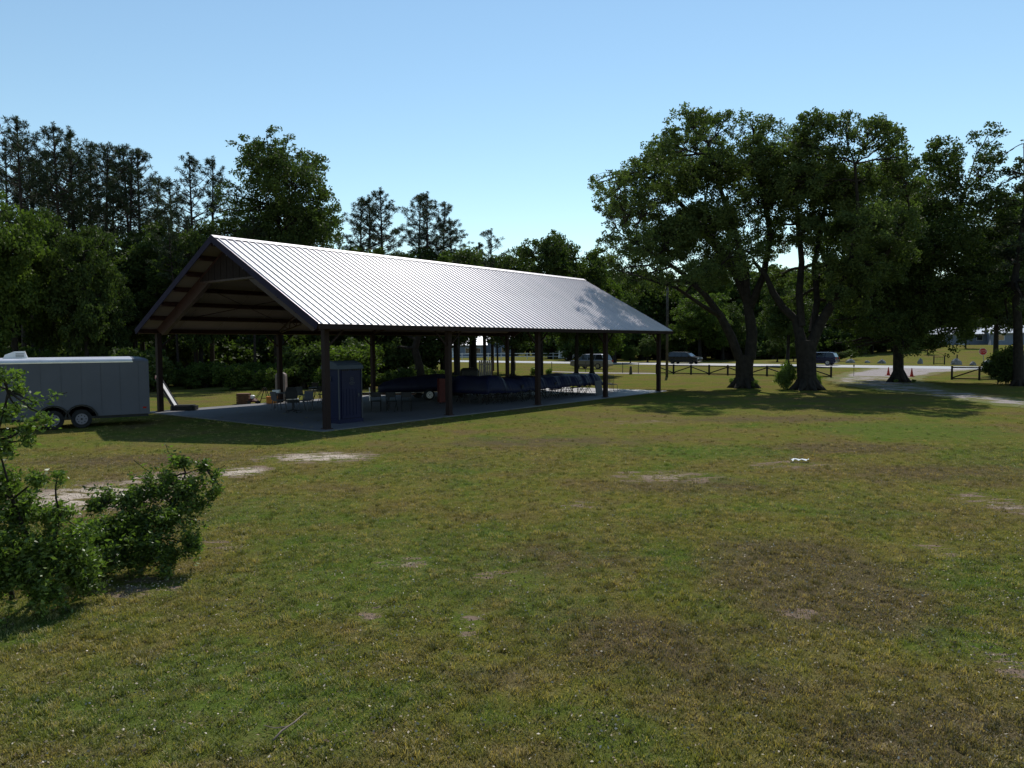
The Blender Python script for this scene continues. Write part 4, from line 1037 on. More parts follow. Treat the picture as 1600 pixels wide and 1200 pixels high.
rows = [(1395,275,34),(1430,255,34),(1465,255,30),(1500,235,26),(1528,250,20),(1515,275,26),(1400,330,50),(1455,320,50),(1505,330,42),(1540,320,26),(1380,390,50),(1440,390,56),(1500,395,50),(1545,380,26),
        (1370,450,46),(1430,455,54),(1490,455,48),(1350,500,36),(1400,510,44),(1460,505,46),(1515,490,36),(1345,470,30),(1320,500,24),(1540,440,26),(1375,540,22),(1470,545,22),(1335,535,16),(1350,300,34),(1345,355,40),(1365,405,40),(1330,425,34),(1562,410,26),(1548,470,24),(1540,350,28),(1480,285,30),(1440,290,34)]
make_tree('dark_oak_tree', B3, px_lobes(B3, Y3, rows, 3, 5.0), [
    px_path(B3, Y3, [(1413,520,12),(1425,470,10,-.5),(1450,420,8,-1),(1480,360,6,-1.4),(1500,300,4,-1.5)]),
    px_path(B3, Y3, [(1412,520,12),(1400,460,10,.5),(1390,400,8,1),(1385,340,6,1.2),(1400,290,4,1.2)]),
    px_path(B3, Y3, [(1413,530,10),(1440,500,8,1.2),(1480,480,6,2),(1520,460,4,2.5)]),
    px_path(B3, Y3, [(1412,530,10),(1385,505,8,-1.2),(1355,490,6,-2),(1335,480,4,-2.5)])],
    138000, .175, M_['oakdark'], 'dark dense-crowned oak standing at the mouth of the gravel drive', seed=13, clump=.32, per=50,
    trunk=px_path(B3, Y3, [(1413,598,22),(1413,580,16),(1413,550,15),(1413,515,14),(1415,450,10),(1420,380,7),(1425,300,4)]))
Y4 = 48.; B4 = G(1589,603)
rows = [(1592,232,13),(1580,258,10),(1604,262,14),(1570,290,12),(1598,300,18),(1620,290,20),(1560,322,9),(1590,345,18),(1615,350,24),(1570,385,14),(1605,400,24),(1640,380,26),(1556,420,10),(1585,445,18),(1620,450,26),(1570,480,12),(1650,430,24),(1605,500,18)]
make_tree('cypress_tree', B4, px_lobes(B4, Y4, rows, 4, 2.4), [], 15000, .19, M_['cypress'],
    'tall thin-foliaged tree at the right edge of the view', seed=14, clump=.5, per=30, shell=.2, trunk=px_path(B4, Y4, [(1590,604,16),(1589,560,14),(1588,500,12),(1583,440,10),(1592,380,7),(1600,320,5),(1598,225,2)]))
# big broadleaf behind the pavilion
Y5 = 60.; B5 = Vector((D(435,500,60).x, 60., 0))
rows = [(400,240,24),(432,225,22),(462,238,26),(485,262,28),(385,275,30),(425,275,40),(470,300,44),(505,320,28),(368,315,26),(410,335,48),(460,355,50),(510,360,34),(355,365,30),(400,395,48),(460,410,50),(515,405,32),(360,420,36),(420,455,50),(490,460,46),(345,335,14),(535,400,12)]
make_tree('broad_tree', B5, px_lobes(B5, Y5, rows, 5, 4.0), [], 80000, .21, M_['forest'], 'tall round-crowned green tree rising behind the pavilion ridge', seed=15, clump=.32, per=55,
    trunk=[(0,0,0,.45),(0,0,4,.38),(-.3,.2,8,.3),(.2,0,12,.2),(0,0,16,.1)])

# ---- kinds of forest tree, built once and copied
def proto_broad(seed, leafm, h=11, r=3.6, n=27000, leaf=.21):
    rg = random.Random(seed); lobes = []
    for k in range(15):
        z = h*(.30+.62*(k+.5)/15); rr = r*sin(pi*min(1,(z/h-.12)/.98))**.6; a_ = k*2.4+rg.uniform(-.4,.4); q = rr*rg.uniform(.35,.75)
        s = r*rg.uniform(.28,.46); lobes.append((q*cos(a_), q*sin(a_), z, s, s, s*.85))
    tr = [(0,0,-.1,.22),(rg.uniform(-.2,.2),0,h*.3,.17),(rg.uniform(-.4,.4),.2,h*.6,.1),(0,0,h*.85,.05)]
    o = make_tree('forest_tree', (0,0,-500), lobes, [], n, leaf, leafm, None, None, None, seed=seed, clump=.38, per=45, trunk=tr, shell=.35)
    return o
def needles_mesh(tufts, rad, rng, per=26):
    n = len(tufts)*per; C0 = np.repeat(tufts, per, axis=0); R = np.repeat(rad, per)
    d = rng.normal(size=(n,3)); d[:,2] += .35; d /= np.linalg.norm(d,axis=1)[:,None]
    s = np.cross(d, rng.normal(size=(n,3))); s /= np.linalg.norm(s,axis=1)[:,None]
    L = R*rng.uniform(.75,1.15,n); V = np.empty((n,4,3)); wd = (.016+.018*R)[:,None]
    V[:,0] = C0; V[:,1] = C0+d*(L*.55)[:,None]+s*wd; V[:,2] = C0+d*L[:,None]; V[:,3] = C0+d*(L*.55)[:,None]-s*wd
    return V
def proto_pine(seed, h=20, crown=.5, spread=2.6, nb=50, dens=1.0):
    rng = np.random.default_rng(seed); root = empty('pine_tree', (0,0,-500), 0)
    g = Geo(); lean = rng.uniform(-.8,.8)
    g.tube([(0,0,-.1),(lean*.2,0,h*.3),(lean*.5,.1,h*.6),(lean,0,h*.98)], [.20,.16,.12,.03], 8)
    T, R = [], []
    for k in range(nb):
        f = (k+rng.random())/nb; z = h*(1-crown)+h*crown*f*.92; x0 = lean*(z/h)
        a_ = rng.uniform(0,6.28); L = spread*((1-f)**.62)*(.45+.75*rng.random()**1.3)*1.12+.2
        if f < .18: L *= rng.uniform(.3,.9)
        up = .25+.9*f; tip = np.array([x0+L*cos(a_), L*sin(a_), z+L*up]); st = np.array([x0,0,z])
        m_ = (st+tip)/2; m_[2] -= .12*L
        g.tube([st, m_, tip], [.035+.012*L,.025,.012], 4, cap=False)
        nt_ = max(2, int(L*3.0*dens))
        for j in range(nt_):
            t_ = 1-.62*(j/nt_)*rng.uniform(.8,1.1); p_ = st*(1-t_)+tip*t_; p_[2] -= .12*L*4*t_*(1-t_)*.5
            off = rng.normal(size=3)*.22*min(1,L*.6) if j else np.zeros(3); off[2] = abs(off[2])
            T.append(p_+off); R.append(rng.uniform(.26,.44))
    for j in range(12): T.append(np.array([lean,0,h*.985-j*.22])+rng.normal(size=3)*np.array([.05+.025*j,.05+.025*j,.05])); R.append(.26+.012*j)
    T = np.array(T); R = np.array(R); V = needles_mesh(T, R, rng, 34)
    tone = np.clip(.5+.4*np.repeat(rng.random(len(T))-.5, 34)+.3*(rng.random(len(V))-.5),0,1)
    link('crown', quads_mesh('crown', V, tone, M_['needle']), root); g.build('trunk', M_['pinebark'], root)
    return root
def proto_bush(seed, leafm, r=1.3, h=1.8, n=5000, leaf=.13, name='shrub'):
    rg = random.Random(seed); lobes = []
    for k in range(8):
        a_ = k*2.4; q = r*rg.uniform(.1,.6); s = r*rg.uniform(.32,.5); lobes.append((q*cos(a_), q*sin(a_), h*rg.uniform(.25,.75), s, s, s*.9))
    return make_tree(name, (0,0,-500), lobes, [[(0,0,0,.03),(0,0,h*.3,.03)],[(0,0,0,.03),(.2,.1,h*.4,.02)]], n, leaf, leafm, None, None, None, seed=seed, clump=.45, per=30, shell=.2, twigs=.6)
PR = {'b0': proto_broad(21, M_['forest']), 'b1': proto_broad(22, M_['forest'], 12, 3.2), 'b2': proto_broad(23, M_['bright'], 10, 3.6), 'b3': proto_broad(24, M_['forest'], 9, 3.2, 25000),
      'p0': proto_pine(31, 20, .52, 2.6), 'p1': proto_pine(32, 21, .44, 2.9, 42, 1.0), 'p2': proto_pine(33, 19, .60, 3.1, 50, .85), 'p3': proto_pine(34, 22, .40, 2.2, 36),
      's0': proto_bush(41, M_['bright']), 's1': proto_bush(42, M_['forest']), 's2': proto_bush(43, M_['bushleaf'])}
PH = {'b0': 11.2, 'b1': 12.2, 'b2': 10.2, 'b3': 9.2, 'p0': 20.3, 'p1': 21.3, 'p2': 19.3, 'p3': 22.3, 's0': 1.9, 's1': 1.9, 's2': 1.9}
used = set(); rt = random.Random(77)
def put(kind, loc, h, label, cat='tree', group=None, wide=1.0, name=None):
    if kind in used: o = copy_tree(PR[kind])
    else: o = PR[kind]; used.add(kind)
    s = h/PH[kind]; o.location = loc; o.scale = (s*wide, s*wide, s); o.rotation_euler = (0,0,rt.uniform(0,6.28))
    if name: o.name = name
    return tag(o, label, cat, group)
def put_px(kind, px, ytop, Y, label, wide=1.0, group=None, cat='tree', name=None):
    c = D(px, ytop, Y); z0 = Hz(c.x, Y); return put(kind, Vector((c.x, Y, z0)), c.z-z0, label, cat, group, wide, name)
# pines whose tops stand against the sky
PN = [(22,168,60,'p1','tallest pine at the far left edge'),(6,205,64,'p0','pine cut by the left edge of the view'),(52,212,67,'p3','pine just right of the tallest left pine'),
      (84,186,62,'p0','pine with a pointed tuft between the two tall left ones'),(110,188,64,'p2','broad-topped pine left of the first sky gap'),(132,213,66,'p1','slim pine in the left cluster, low shoulder'),
      (152,212,63,'p3','dark slender pine ending the left cluster'),(190,222,62,'p3','bare-stemmed pine, left stem of the thin trio'),(202,219,64,'p1','bare-stemmed pine, middle stem of the thin trio'),
      (212,222,63,'p2','bare-stemmed pine, right stem of the thin trio'),(235,268,66,'p3','low pine with a side tuft before the sky gap'),(262,275,70,'p0','pine left of the spired pine by the broad tree'),
      (297,230,62,'p2','spired pine left of the tall round-crowned tree'),(322,237,64,'p0','narrow pine touching the round-crowned tree'),
      (38,232,72,'p0','lower pine filling between the tall left pines'),(70,222,74,'p2','pine crown behind the pointed-tuft pine'),(97,226,70,'p1','pine crown behind the broad-topped pine'),(122,238,73,'p2','hindmost pine of the left cluster'),(166,244,71,'p0','pine filling the right flank of the left cluster'),
      (562,305,76,'p1','left pine of the group right of the round tree'),(578,298,74,'p2','middle pine of the group right of the round tree'),(594,289,72,'p0','tallest pine of the group right of the round tree'),
      (648,296,76,'p1','left pine of the second small pine group'),(668,293,74,'p2','tallest pine of the second small pine group'),(690,307,75,'p0','right pine of the second small pine group'),(712,340,76,'p3','leaning low pine at the right of the second group'),
      (768,352,80,'p2','pine above the ridge between the pine groups and the oaks'),(756,375,82,'p0','lower pine beside the one above the ridge')]
for i, (x, y, Y, k, lb) in enumerate(PN): put_px(k, x, y, Y, lb, 1.05 if Y < 70 else 1.2, 'pines standing above the forest')
# green trees in front of the pines and along the ridge line
BR = [(12,292,46,'b2','light green tree at the left edge behind the trailer',.72),(128,348,47,'b3','light green tree above the trailer, right of the edge tree',.6),(100,330,54,'b0','dark tree rising behind the light green tree over the trailer',.7),(78,385,49,'b1','darker tree between the two light green ones over the trailer',.75),(165,412,50,'b0','dark tree between the light green tree and the thin pine trio',.75),
      (200,345,60,'b0','dark tree under the thin pine trio',1.1),(250,352,58,'b1','dark tree left of the gable',1.0),(308,345,56,'b0','green tree just left of the ridge end',.8),
      (160,400,56,'b1','dark tree deep behind the trailer roof',1.2),(545,385,66,'b3','low green tree right of the round-crowned tree',1.1),(600,382,70,'b2','low green tree below the first pine group',1.1),
      (640,385,72,'b0','low green tree between the two small pine groups',1.2),(690,390,72,'b2','low green tree below the second pine group',1.2),(738,386,76,'b3','small green tree right of the second pine group',1.3),(712,395,70,'b0','low dark tree between the second pine group and the ridge',1.2),
      (800,385,64,'b0','dark leafy tree left of the one with the thick trunk',.9),(845,358,61,'b1','dark leafy tree with a thick trunk behind the third post',.85),(900,368,66,'b0','dark leafy tree close to the oak tips',.85),(925,390,68,'b2','yellowish tree touching the big oak',.8),
      (1562,335,64,'b1','tree crown filling behind the right edge tree',.95),(1612,300,68,'b0','tree partly outside the right edge of the view',.9),(1232,432,92,'b0','far tree in the gap between the two big oaks',1.1),
      (960,440,110,'b0','far tree showing under the tips of the big oak',1.1)]
for (x, y, Y, k, lb, wd) in BR: put_px(k, x, y, Y, lb, wd, 'leafy trees behind the pavilion')
# bright trees and shrubs across the road
for (x, y, Y, k, lb, wd) in ((1095,452,118,'b2','bright green tree across the road behind the black car',1.3),(1130,470,122,'b3','bright green tree left of the twin oak trunk across the road',1.2),
        (1012,527,112,'b3','small bright bushy tree left of the far corner post',1.5),(985,538,108,'b2','small round bush between the two far posts',1.6),(1045,505,125,'b2','leafy tree just right of the utility pole',1.2),
        (1215,528,110,'b3','small sunlit tree seen between the two big trunks',1.4),(1240,535,112,'b2','second small sunlit tree seen between the two big trunks',1.3),
        (1365,500,125,'b1','leafy tree behind the low boulders',1.3),(1450,520,118,'b3','young light green tree left of the wire gate',.9),(1510,500,128,'b2','light green tree in front of the hill house',1.0),(1330,545,112,'b2','round low bush left of the boulders',2.0),(1312,549,108,'b3','small round bush right of the blue car',2.0)):
    put_px(k, x, y, Y, lb, wd, 'green trees across the road')

def joined_trees(name, items, label, cat, kinds):
    """one mass: merged copies of the kinds' meshes"""
    src = {}
    for k in kinds:
        ch = {c.name.split('.')[0]: c for c in PR[k].children}; r = {}
        for part in ('crown', 'trunk'):
            me = ch[part].data; v = np.empty(len(me.vertices)*3, np.float32); me.vertices.foreach_get('co', v); v = v.reshape(-1,3)
            if part == 'crown':
                tn = np.empty(len(me.polygons), np.float32); me.attributes['tone'].data.foreach_get('value', tn)
                r['crown'] = (v.reshape(-1,4,3), tn, me.materials[0])
            else: r['trunk'] = (v, [tuple(p.vertices) for p in me.polygons if len(p.vertices) == 4], me.materials[0])
        src[k] = r
    by = {}
    for (k, loc, s, rz, keep) in items:
        V, tn, m = src[k]['crown']; rng = np.random.default_rng(int(loc[0]*13+loc[1]*7+900) % 99999)
        sel = rng.random(len(V)) < keep; V = V[sel]
        c_, s_ = cos(rz), sin(rz); R = np.array([[c_,-s_,0],[s_,c_,0],[0,0,1]])
        cen = V.mean(axis=1, keepdims=True); Vs = cen+(V-cen)*(1/sqrt(keep))
        by.setdefault(m.name, []).append((Vs@R.T*s+np.array(loc), tn[sel]))
    root = empty(name, (0,0,0), 0, label, cat); root['kind'] = 'stuff'
    for mn, L_ in by.items():
        V = np.concatenate([q[0] for q in L_]); tn = np.concatenate([q[1] for q in L_])
        link('foliage', quads_mesh('foliage', V, tn, bpy.data.materials[mn]), root, kind='stuff')
    g = Geo()
    for (k, loc, s, rz, keep) in items:
        L_ = Vector(loc); h = PH[k]*s
        g.tube([L_, L_+Vector((0,0,h*.45)), L_+Vector((rt.uniform(-.5,.5),0,h*.8))], [.22*s,.15*s,.05], 5, cap=False)
    link('trunks', g.mesh('trunks', M_['bark'], fix=False), root, kind='stuff')
rw = random.Random(5); items = []
for i in range(40):            # forest behind the pavilion on the left
    px = rw.uniform(-90, 640); Y = rw.uniform(74, 98); k = rw.choice(('b0','b1','b0')); hh = rw.uniform(9, 13)
    c = D(px, 500, Y); items.append((k, (c.x, Y, 0), hh/PH[k]*1.1, rw.uniform(0,6.28), .30))
for i in range(60):            # its low leafy edge
    px = -120 + 800*(i+rw.random())/60; Y = rw.uniform(66, 80); c = D(px, 500, Y)
    items.append(('s1', (c.x, Y, 0), rw.uniform(3.0, 5.5)/PH['s1'], rw.uniform(0,6.28), .5))
for i in range(26):
    px = rw.uniform(-900, -90); Y = rw.uniform(60, 90); c = D(px, 500, Y); items.append((rw.choice(('b0','b1')), (c.x, Y, 0), rw.uniform(9,14)/PH['b0'], rw.uniform(0,6.28), .22))
joined_trees('woods', items, 'deep shaded forest behind the pavilion and the trailer', 'forest', ('b0','b1','s1'))
items = []
for i in range(84):
    px = -250 + 2150*(i+rw.random())/84
    Y = rw.uniform(185, 230) if px < 880 else rw.uniform(128, 165) if px < 1440 else rw.uniform(172,205)
    k = rw.choice(('b0','b1','b1')); hh = (rw.uniform(14, 19) if px < 880 else rw.uniform(12,16) if px < 1150 else rw.uniform(13, 18)); c = D(px, 500, Y)
    items.append((k, (c.x, Y, Hz(c.x, Y)), hh/PH[k]*1.1, rw.uniform(0,6.28), .22))
for i in range(120):
    px = -300 + 2250*(i+rw.random())/120
    Y = rw.uniform(180, 190) if px < 880 else rw.uniform(124, 132) if px < 1440 else rw.uniform(168,176); c = D(px, 500, Y)
    items.append(('s1', (c.x, Y, Hz(c.x, Y)), rw.uniform(4.5, 7.5)/PH['s1'], rw.uniform(0,6.28), .5))
for i in range(26):
    px = 880 + 800*(i+rw.random())/26; Y = rw.uniform(200,240); c = D(px,500,Y); items.append(('b1', (c.x, Y, Hz(c.x, Y)), rw.uniform(20,26)/PH['b1']*1.1, rw.uniform(0,6.28), .22))
for i in range(110):
    px = 860 + 900*(i+rw.random())/110; Y = rw.uniform(135, 160) if px < 1440 else rw.uniform(180,200); c = D(px, 500, Y)
    items.append(('s1', (c.x, Y, Hz(c.x, Y)), rw.uniform(5, 8)/PH['s1'], rw.uniform(0,6.28), .4))
joined_trees('far_woods', items, 'continuous belt of dark trees beyond the road', 'forest', ('b0','b1','s1'))

# thin trunked trees seen through the pavilion
for (x, yb, Y, lb) in ((272,600,54,'slim tree trunk left of the folded treadmill view'),(300,600,56,'slim tree trunk seen between the rear posts, left one'),(392,600,57,'slim tree trunk seen between the rear posts, right one'),
                       (716,590,62,'thin trunk seen through the middle bay, first'),(732,590,70,'thin trunk seen through the middle bay, second'),(757,588,68,'thin trunk seen through the middle bay, third'),(777,588,64,'thin trunk seen through the middle bay, fourth')):
    put_px('p3' if 'p3' else '', x, 330 if x < 500 else 400, Y, lb, 1.0, 'thin forest trunks seen through the pavilion')
# big leaning trunk left of middle
Y6 = 50.; B6 = Vector((D(656,560,Y6).x, Y6, 0))
make_tree('leaning_tree', B6, px_lobes(B6, Y6, [(630,500,30),(665,490,34),(600,510,24),(695,500,26),(650,460,30),(620,540,14)], 6, 2.5), [], 6000, .22, M_['forest'], 'tree with a thick leaning trunk seen through the second bay', seed=16,
    trunk=px_path(B6, Y6, [(657,594,17),(655,570,13),(648,545,12),(655,520,10),(650,480,6)]))
# undergrowth along the forest edge
items = []
for x in range(262, 700, 9):
    c = D(x+rt.uniform(-5,5), rt.uniform(556,582), rt.uniform(48,57)); items.append((rt.choice(('s0','s0','s1')), (c.x, c.y, 0), c.z/PH['s0'], rt.uniform(0,6.28), .8))
for x in range(-20, 250, 14):
    c = D(x, rt.uniform(528,556), rt.uniform(47,55)); items.append((rt.choice(('s0','s1')), (c.x, c.y, 0), c.z/PH['s0'], rt.uniform(0,6.28), .6))
joined_trees('undergrowth', items, 'sunlit leafy undergrowth along the forest edge behind the pavilion', 'undergrowth', ('s0','s1'))
for (x, y, Y, lb, wd, k) in ((560,515,52,'tall shrub right of the second rear post',1.0,'s1'),(478,520,51,'tall shrub between the second and third rear posts',1.0,'s1'),(540,525,50,'leafy shrub above the portable toilet',1.1,'s0'),
        (835,572,66,'shrub left of the thick trunk behind the third post',.9,'s2'),(858,574,66,'shrub right of the thick trunk behind the third post',.8,'s2'),(1148,588,48.0,'low shrub at the left foot of the twin-trunked oak',1.0,'s2'),(1178,592,47.2,'low shrub at the right foot of the twin-trunked oak',1.0,'s2'),
        (1232,560,46.4,'tall leafy shrub at the left foot of the forked oak',.5,'s2'),(1225,572,45.8,'small shrub left of the forked oak',.7,'s2'),(1272,580,46.2,'low shrub at the right foot of the forked oak',.9,'s2'),(1574,528,50,'tall dark shrub left of the right edge tree',.75,'s1'),(1560,558,49.5,'lower dark shrub at the right edge',1.0,'s1'),(1588,560,49,'dark shrub at the foot of the right edge tree',1.0,'s1'),
        (1400,592,52.6,'weed tuft at the left foot of the dark oak',1.2,'s2'),(1428,592,52.2,'weed tuft at the right foot of the dark oak',1.2,'s2')):
    put_px(k, x, y, Y, lb, wd, None, 'shrub')

# ---- near bushes at the lower left
def near_bush(name, base, rows, n, leaf, label, seed, stems, dens=40, clump=.42):
    lobes = []
    r = random.Random(seed)
    for (x, y, rp, Y) in rows:
        c = D(x, y, Y); rad = 1.12*rp*Y/F_PX; lobes.append((c.x-base.x, c.y-base.y, c.z, rad, rad*1.1, rad*.9))
    rng = np.random.default_rng(seed); root = empty(name, base, 0, label, 'bush')
    lb = np.array(lobes); pr = lb[:,3]**1.9/np.sum(lb[:,3]**1.9); nc = int(n/dens); idx = rng.choice(len(lb), nc, p=pr)
    d = rng.normal(size=(nc,3)); d /= np.linalg.norm(d,axis=1)[:,None]; P = lb[idx,:3]+d*(rng.random(nc)**.45)[:,None]*lb[idx,3:6]
    P[:,2] = np.maximum(P[:,2], .04)
    # leaves strung along twigs
    g = Geo(); Cs = []; U = []
    for s in stems: g.tube([tuple(np.array(q[:3])) for q in s], [q[3] for q in s], 6)
    SN = np.array([q for s in stems for q in s])
    for Lb in lb:
        j = np.linalg.norm(SN[:,:3]-Lb[:3],axis=1).argmin(); pts = limb_path(SN[j,:3], Lb[:3], rng, .15, 5); g.tube(pts, list(np.linspace(.014,.006,6)), 5)
    for i in range(nc):
        c = lb[idx[i],:3]; e = P[i]; out = (e-c); nn = np.linalg.norm(out)+1e-6
        st = c+out*.2 if rng.random() < .7 else e-rng.normal(size=3)*.12
        pts = limb_path(st, e, rng, .12, 3); g.tube(pts, [.005,.004,.003,.002], 3, cap=False)
        pts = np.array(pts); k = rng.random(dens)**.7
        a = pts[0]*(1-k[:,None])+pts[-1]*k[:,None]+rng.normal(size=(dens,3))*.035
        Cs.append(a)
    C = np.concatenate(Cs); C = C[C[:,2] > .02]; Ls = leaf*rng.uniform(.4,1.5,len(C)); V = leaf_arrays(C, Ls, Ls*.42, rng, .1, .35)
    tone = np.clip(.5+.9*(rng.random(len(C))-.5),0,1)
    link('foliage', quads_mesh('foliage', V, tone, M_['bushleaf']), root, kind='stuff'); g.build('stems', M_['bark'], root)
    return root
BB = G(225,885); 
def rel(x, y, Y, base, r): c = D(x,y,Y); return (c.x-base.x, c.y-base.y, c.z, r)
near_bush('leafy_bush', BB, [(283,722,13,9.9),(262,745,18,9.9),(318,731,12,9.9),(338,742,7,9.9),(345,760,6,9.9),(300,850,18,9.4),(255,893,18,9.1),(110,885,30,8.7),(330,772,10,9.8),(240,770,30,9.7),(290,770,30,9.8),(205,775,22,9.6),(170,775,16,9.6),(215,815,38,9.5),(265,810,34,9.5),(310,790,16,9.7),(180,830,38,9.3),(230,855,40,9.3),(175,870,38,9.1),(150,790,14,9.5),(265,865,24,9.3),(140,840,26,9.2)],
    25000, .054, 'sprawling dark green bush leaning to the right over bare sand', 61,
    [[(0,0,0,.03),rel(220,850,9.4,BB,.025),rel(200,810,9.6,BB,.018),rel(180,780,9.6,BB,.010)],[(0,0,0,.03),rel(245,840,9.5,BB,.022),rel(270,790,9.7,BB,.016),rel(290,740,9.9,BB,.009),rel(320,730,9.9,BB,.006)],[(0,0,0,.025),rel(190,860,9.3,BB,.018),rel(165,820,9.3,BB,.010)]])
BL = G(60,935)
near_bush('leafy_bush', BL, [(8,645,17,7.8),(-12,600,14,7.7),(30,640,9,7.7),(18,680,13,7.8),(45,690,8,7.8),(50,628,7,7.7),(28,612,7,7.8),(70,655,8,7.6),(10,700,15,7.8),(38,668,9,7.8),(-5,760,30,7.9),(55,752,13,7.9),(90,745,9,8.0),(30,800,36,8.0),(95,800,24,8.2),(60,860,46,8.0),(110,870,40,8.2),(20,900,44,7.8),(75,925,30,7.9),(130,905,24,8.3),(3,585,9,7.6),(20,590,6,7.6),(-45,690,30,7.6),(-30,850,60,7.6),(120,835,22,8.4)],
    27000, .056, 'tall bright green bush cut by the left edge of the view', 62,
    [[(0,0,0,.035),rel(50,860,8,BL,.03),rel(20,780,7.9,BL,.014),rel(-5,690,7.8,BL,.008),rel(12,610,7.7,BL,.004)],[(0,0,0,.03),rel(80,870,8.1,BL,.02),rel(95,800,8.1,BL,.01)],[(-.3,0,0,.03),rel(-10,800,7.7,BL,.02),rel(-20,700,7.6,BL,.012)]])

# ------------------------------------------------------------------ grass, litter
def in_patch(x, y):
    m = np.zeros_like(x)
    for (cx, cy, rx, ry, s_) in PATW: m = np.maximum(m, np.clip(1-((x-cx)/rx)**2-((y-cy)/ry)**2,0,1)*s_)
    return m
rng = np.random.default_rng(8)
def frustum_pts(n, y0, y1, power=1.0):
    y = y0+(y1-y0)*rng.random(n)**power; x = (rng.random(n)-.5)*2*(y*.74+2.2); return x, y
X, Yv = [], []
for n_, a_, b_ in ((9000,1.5,4.5),(20000,4.3,8.0),(25000,8,13),(30000,13,21),(18000,21,34)):
    x, y = frustum_pts(n_, a_, b_); X.append(x); Yv.append(y)
X = np.concatenate(X); Yv = np.concatenate(Yv)
keep = (in_patch(X, Yv) < .30*rng.random(len(X))+.02) | (rng.random(len(X)) < .16)
thin = .5+.5*np.sin(X*1.3+np.sin(Yv*.9)*2)*np.sin(Yv*1.1+np.sin(X*.7)*2); keep &= in_patch(X, Yv) < .6+.45*rng.random(len(X)); keep &= rng.random(len(X)) < (.55+.45*thin)*np.clip((35-Yv)/17,0,1)**.8*np.clip((Yv*.74+2.2-np.abs(X))/1.6,0,1)**.7*np.clip((Yv-1.4)/2,0,1)
X, Yv = X[keep], Yv[keep]
ps = bpy.data.meshes.new('lawn_grass'); ps.vertices.add(len(X)); co = np.zeros((len(X),3), np.float32); co[:,0] = X; co[:,1] = Yv; ps.vertices.foreach_set('co', co.reshape(-1)); ps.update()
def tuft(seed, nb, h, sp):
    r = random.Random(seed); g = Geo()
    for k in range(nb):
        a_ = r.uniform(0,6.28); q = sp*sqrt(r.random()); x, y = q*cos(a_), q*sin(a_); hh = h*r.uniform(.5,1.2); l = r.uniform(0,6.28); ln = hh*r.uniform(.3,1.1)
        dx, dy = cos(l)*.0035, sin(l)*.0035; nx_, ny_ = -sin(l), cos(l); n = len(g.V)
        g.V += [(x-dx,y-dy,0),(x+dx,y+dy,0),(x+dx*.7+nx_*ln*.4,y+dy*.7+ny_*ln*.4,hh*.65),(x-dx*.7+nx_*ln*.4,y-dy*.7+ny_*ln*.4,hh*.65),(x+nx_*ln,y+ny_*ln,hh)]
        g.F += [(n,n+1,n+2,n+3),(n+3,n+2,n+4)]
    me = g.mesh('grass_tuft', M_['blade'], fix=False); o = bpy.data.objects.new('grass_tuft_source', me); return o
tufts = [tuft(i, 20, .024, .09) for i in range(5)] + [tuft(9, 26, .05, .05)]
gl = link('lawn_grass', ps, kind='stuff')
tag(gl, 'short patchy lawn grass with brown thatch in the foreground', 'grass', kind='stuff')
ng = bpy.data.node_groups.new('scatter_grass', 'GeometryNodeTree')
ng.interface.new_socket('Geometry', in_out='INPUT', socket_type='NodeSocketGeometry'); ng.interface.new_socket('Geometry', in_out='OUTPUT', socket_type='NodeSocketGeometry')
gi = ng.nodes.new('NodeGroupInput'); go = ng.nodes.new('NodeGroupOutput'); jn = ng.nodes.new('GeometryNodeJoinGeometry')
gti = ng.nodes.new('GeometryNodeGeometryToInstance')
for o_ in tufts:
    oi = ng.nodes.new('GeometryNodeObjectInfo'); oi.inputs['Object'].default_value = o_; oi.inputs['As Instance'].default_value = True
    ng.links.new(oi.outputs['Geometry'], jn.inputs[0])
iop = ng.nodes.new('GeometryNodeInstanceOnPoints'); iop.inputs['Pick Instance'].default_value = True
ng.links.new(gi.outputs[0], iop.inputs['Points']); ng.links.new(jn.outputs[0], iop.inputs['Instance'])
rv = ng.nodes.new('FunctionNodeRandomValue'); rv.data_type = 'FLOAT_VECTOR'; rv.inputs[0].default_value = (-.15,-.15,0); rv.inputs[1].default_value = (.15,.15,6.28)
rsn = ng.nodes.new('FunctionNodeRandomValue'); rsn.data_type = 'FLOAT'; rsn.inputs[2].default_value = .6; rsn.inputs[3].default_value = 1.35; rsn.inputs['Seed'].default_value = 3
ng.links.new(rv.outputs[0], iop.inputs['Rotation']); ng.links.new(rsn.outputs[1], iop.inputs['Scale'])
ng.links.new(iop.outputs[0], go.inputs[0])
md = gl.modifiers.new('scatter', 'NODES'); md.node_group = ng

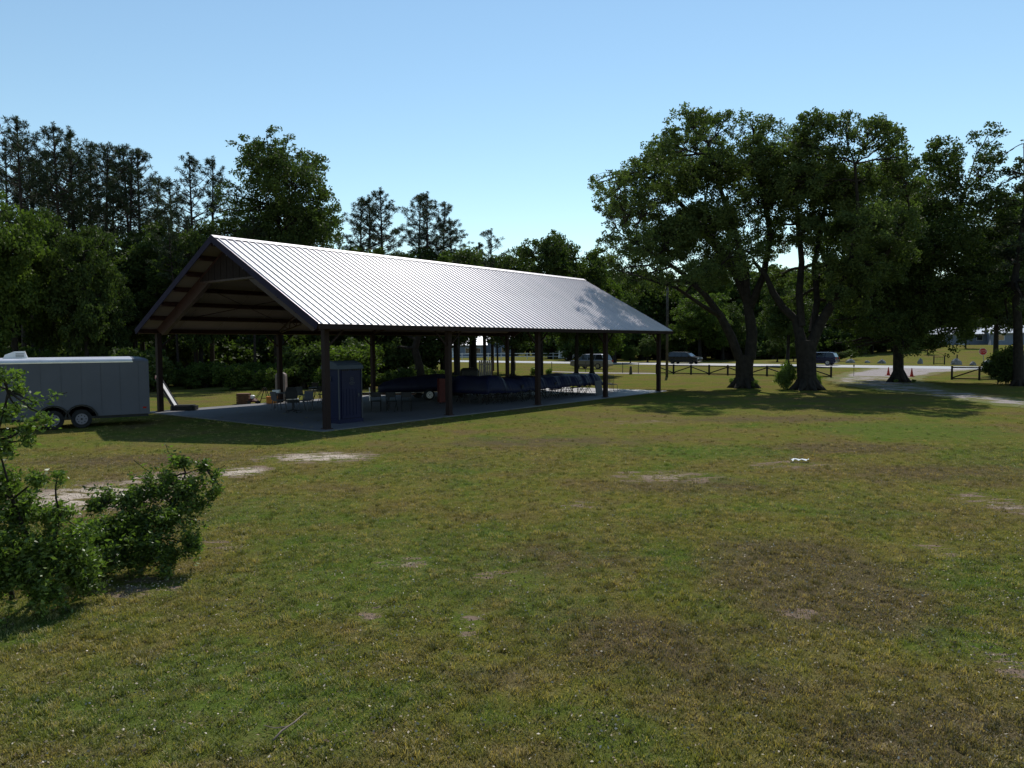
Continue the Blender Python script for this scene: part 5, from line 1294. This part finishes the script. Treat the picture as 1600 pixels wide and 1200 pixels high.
# dead leaf litter and bark crumbs
x, y = frustum_pts(90000, 4.3, 20, 1.25); pm_ = in_patch(x, y); nz = .5+.5*np.sin(x*2.1+np.sin(y*1.7)*2.2)*np.sin(y*2.4+np.sin(x*1.3)*2); k = (rng.random(len(x)) < .16+.45*nz**2+pm_*1.2+.5*nz*np.clip((x/(y*.6))-.1,0,1)*(y < 11)); x, y = x[k], y[k]
C = np.stack([x, y, rng.uniform(.018,.042,len(x))], 1); Ls = rng.uniform(.012,.034,len(x)); V = leaf_arrays(C, Ls, Ls*.6, rng, 0, .6)
V[:,:,2] = np.maximum(V[:,:,2], .004)
m, t, b, o = newmat('dead_leaf'); at = N(t,'ShaderNodeAttribute',attribute_name='tone').outputs['Fac']
t.links.new(ramp(t, at, [(0.,(.04,.025,.015)),(.3,(.17,.12,.075)),(.7,(.34,.28,.20)),(1.,(.50,.44,.36))]), b.inputs['Base Color']); b.inputs['Roughness'].default_value = .8; b.inputs['Specular IOR Level'].default_value = .1
ll = link('leaf_litter', quads_mesh('leaf_litter', V, rng.random(len(x)), m), kind='stuff'); tag(ll, 'scattered pale dead leaves and bark crumbs on the lawn', 'leaf litter', kind='stuff')
# stick and paper scrap
sk = empty('fallen_stick', G(450,1143,0), 0, 'thin gray forked stick lying on the grass at the bottom', 'stick')
pa = [G(426,1164)-G(450,1143), G(440,1150)-G(450,1143), G(460,1138)-G(450,1143), G(477,1124)-G(450,1143)]
Geo().tube([(p.x,p.y,.03+.008*i) for i, p in enumerate(pa)], [.009,.008,.007,.003], 7).build('stem', M_['deadstick'], sk, smooth=True)
q = [G(450,1142)-G(450,1143), G(430,1145)-G(450,1143), G(412,1140)-G(450,1143)]; Geo().tube([(p.x,p.y,.035) for p in q], [.005,.004,.002], 5).build('side_twig', M_['deadstick'], sk)
pp = G(1250,722); g = Geo(); r = random.Random(3)
for i in range(9):
    for j in range(3):
        g.V.append(((i-4)*.05*(1+.1*j), (j-1)*.07+.05*sin(i*.8), .03+.05*abs(sin(i*1.1+j))))
for i in range(8):
    for j in range(2): n = i*3+j; g.F.append((n,n+3,n+4,n+1))
o = g.build('paper_scrap', M_['petal'], None, (pp.x, pp.y, 0)); tag(o, 'crumpled white paper scrap lying on the open lawn', 'litter'); mdp = o.modifiers.new('th','SOLIDIFY'); mdp.thickness = .004

# kinds never placed: leave none far below the ground
for k in PR:
    if k not in used:
        for c in list(PR[k].children): bpy.data.objects.remove(c)
        bpy.data.objects.remove(PR[k])
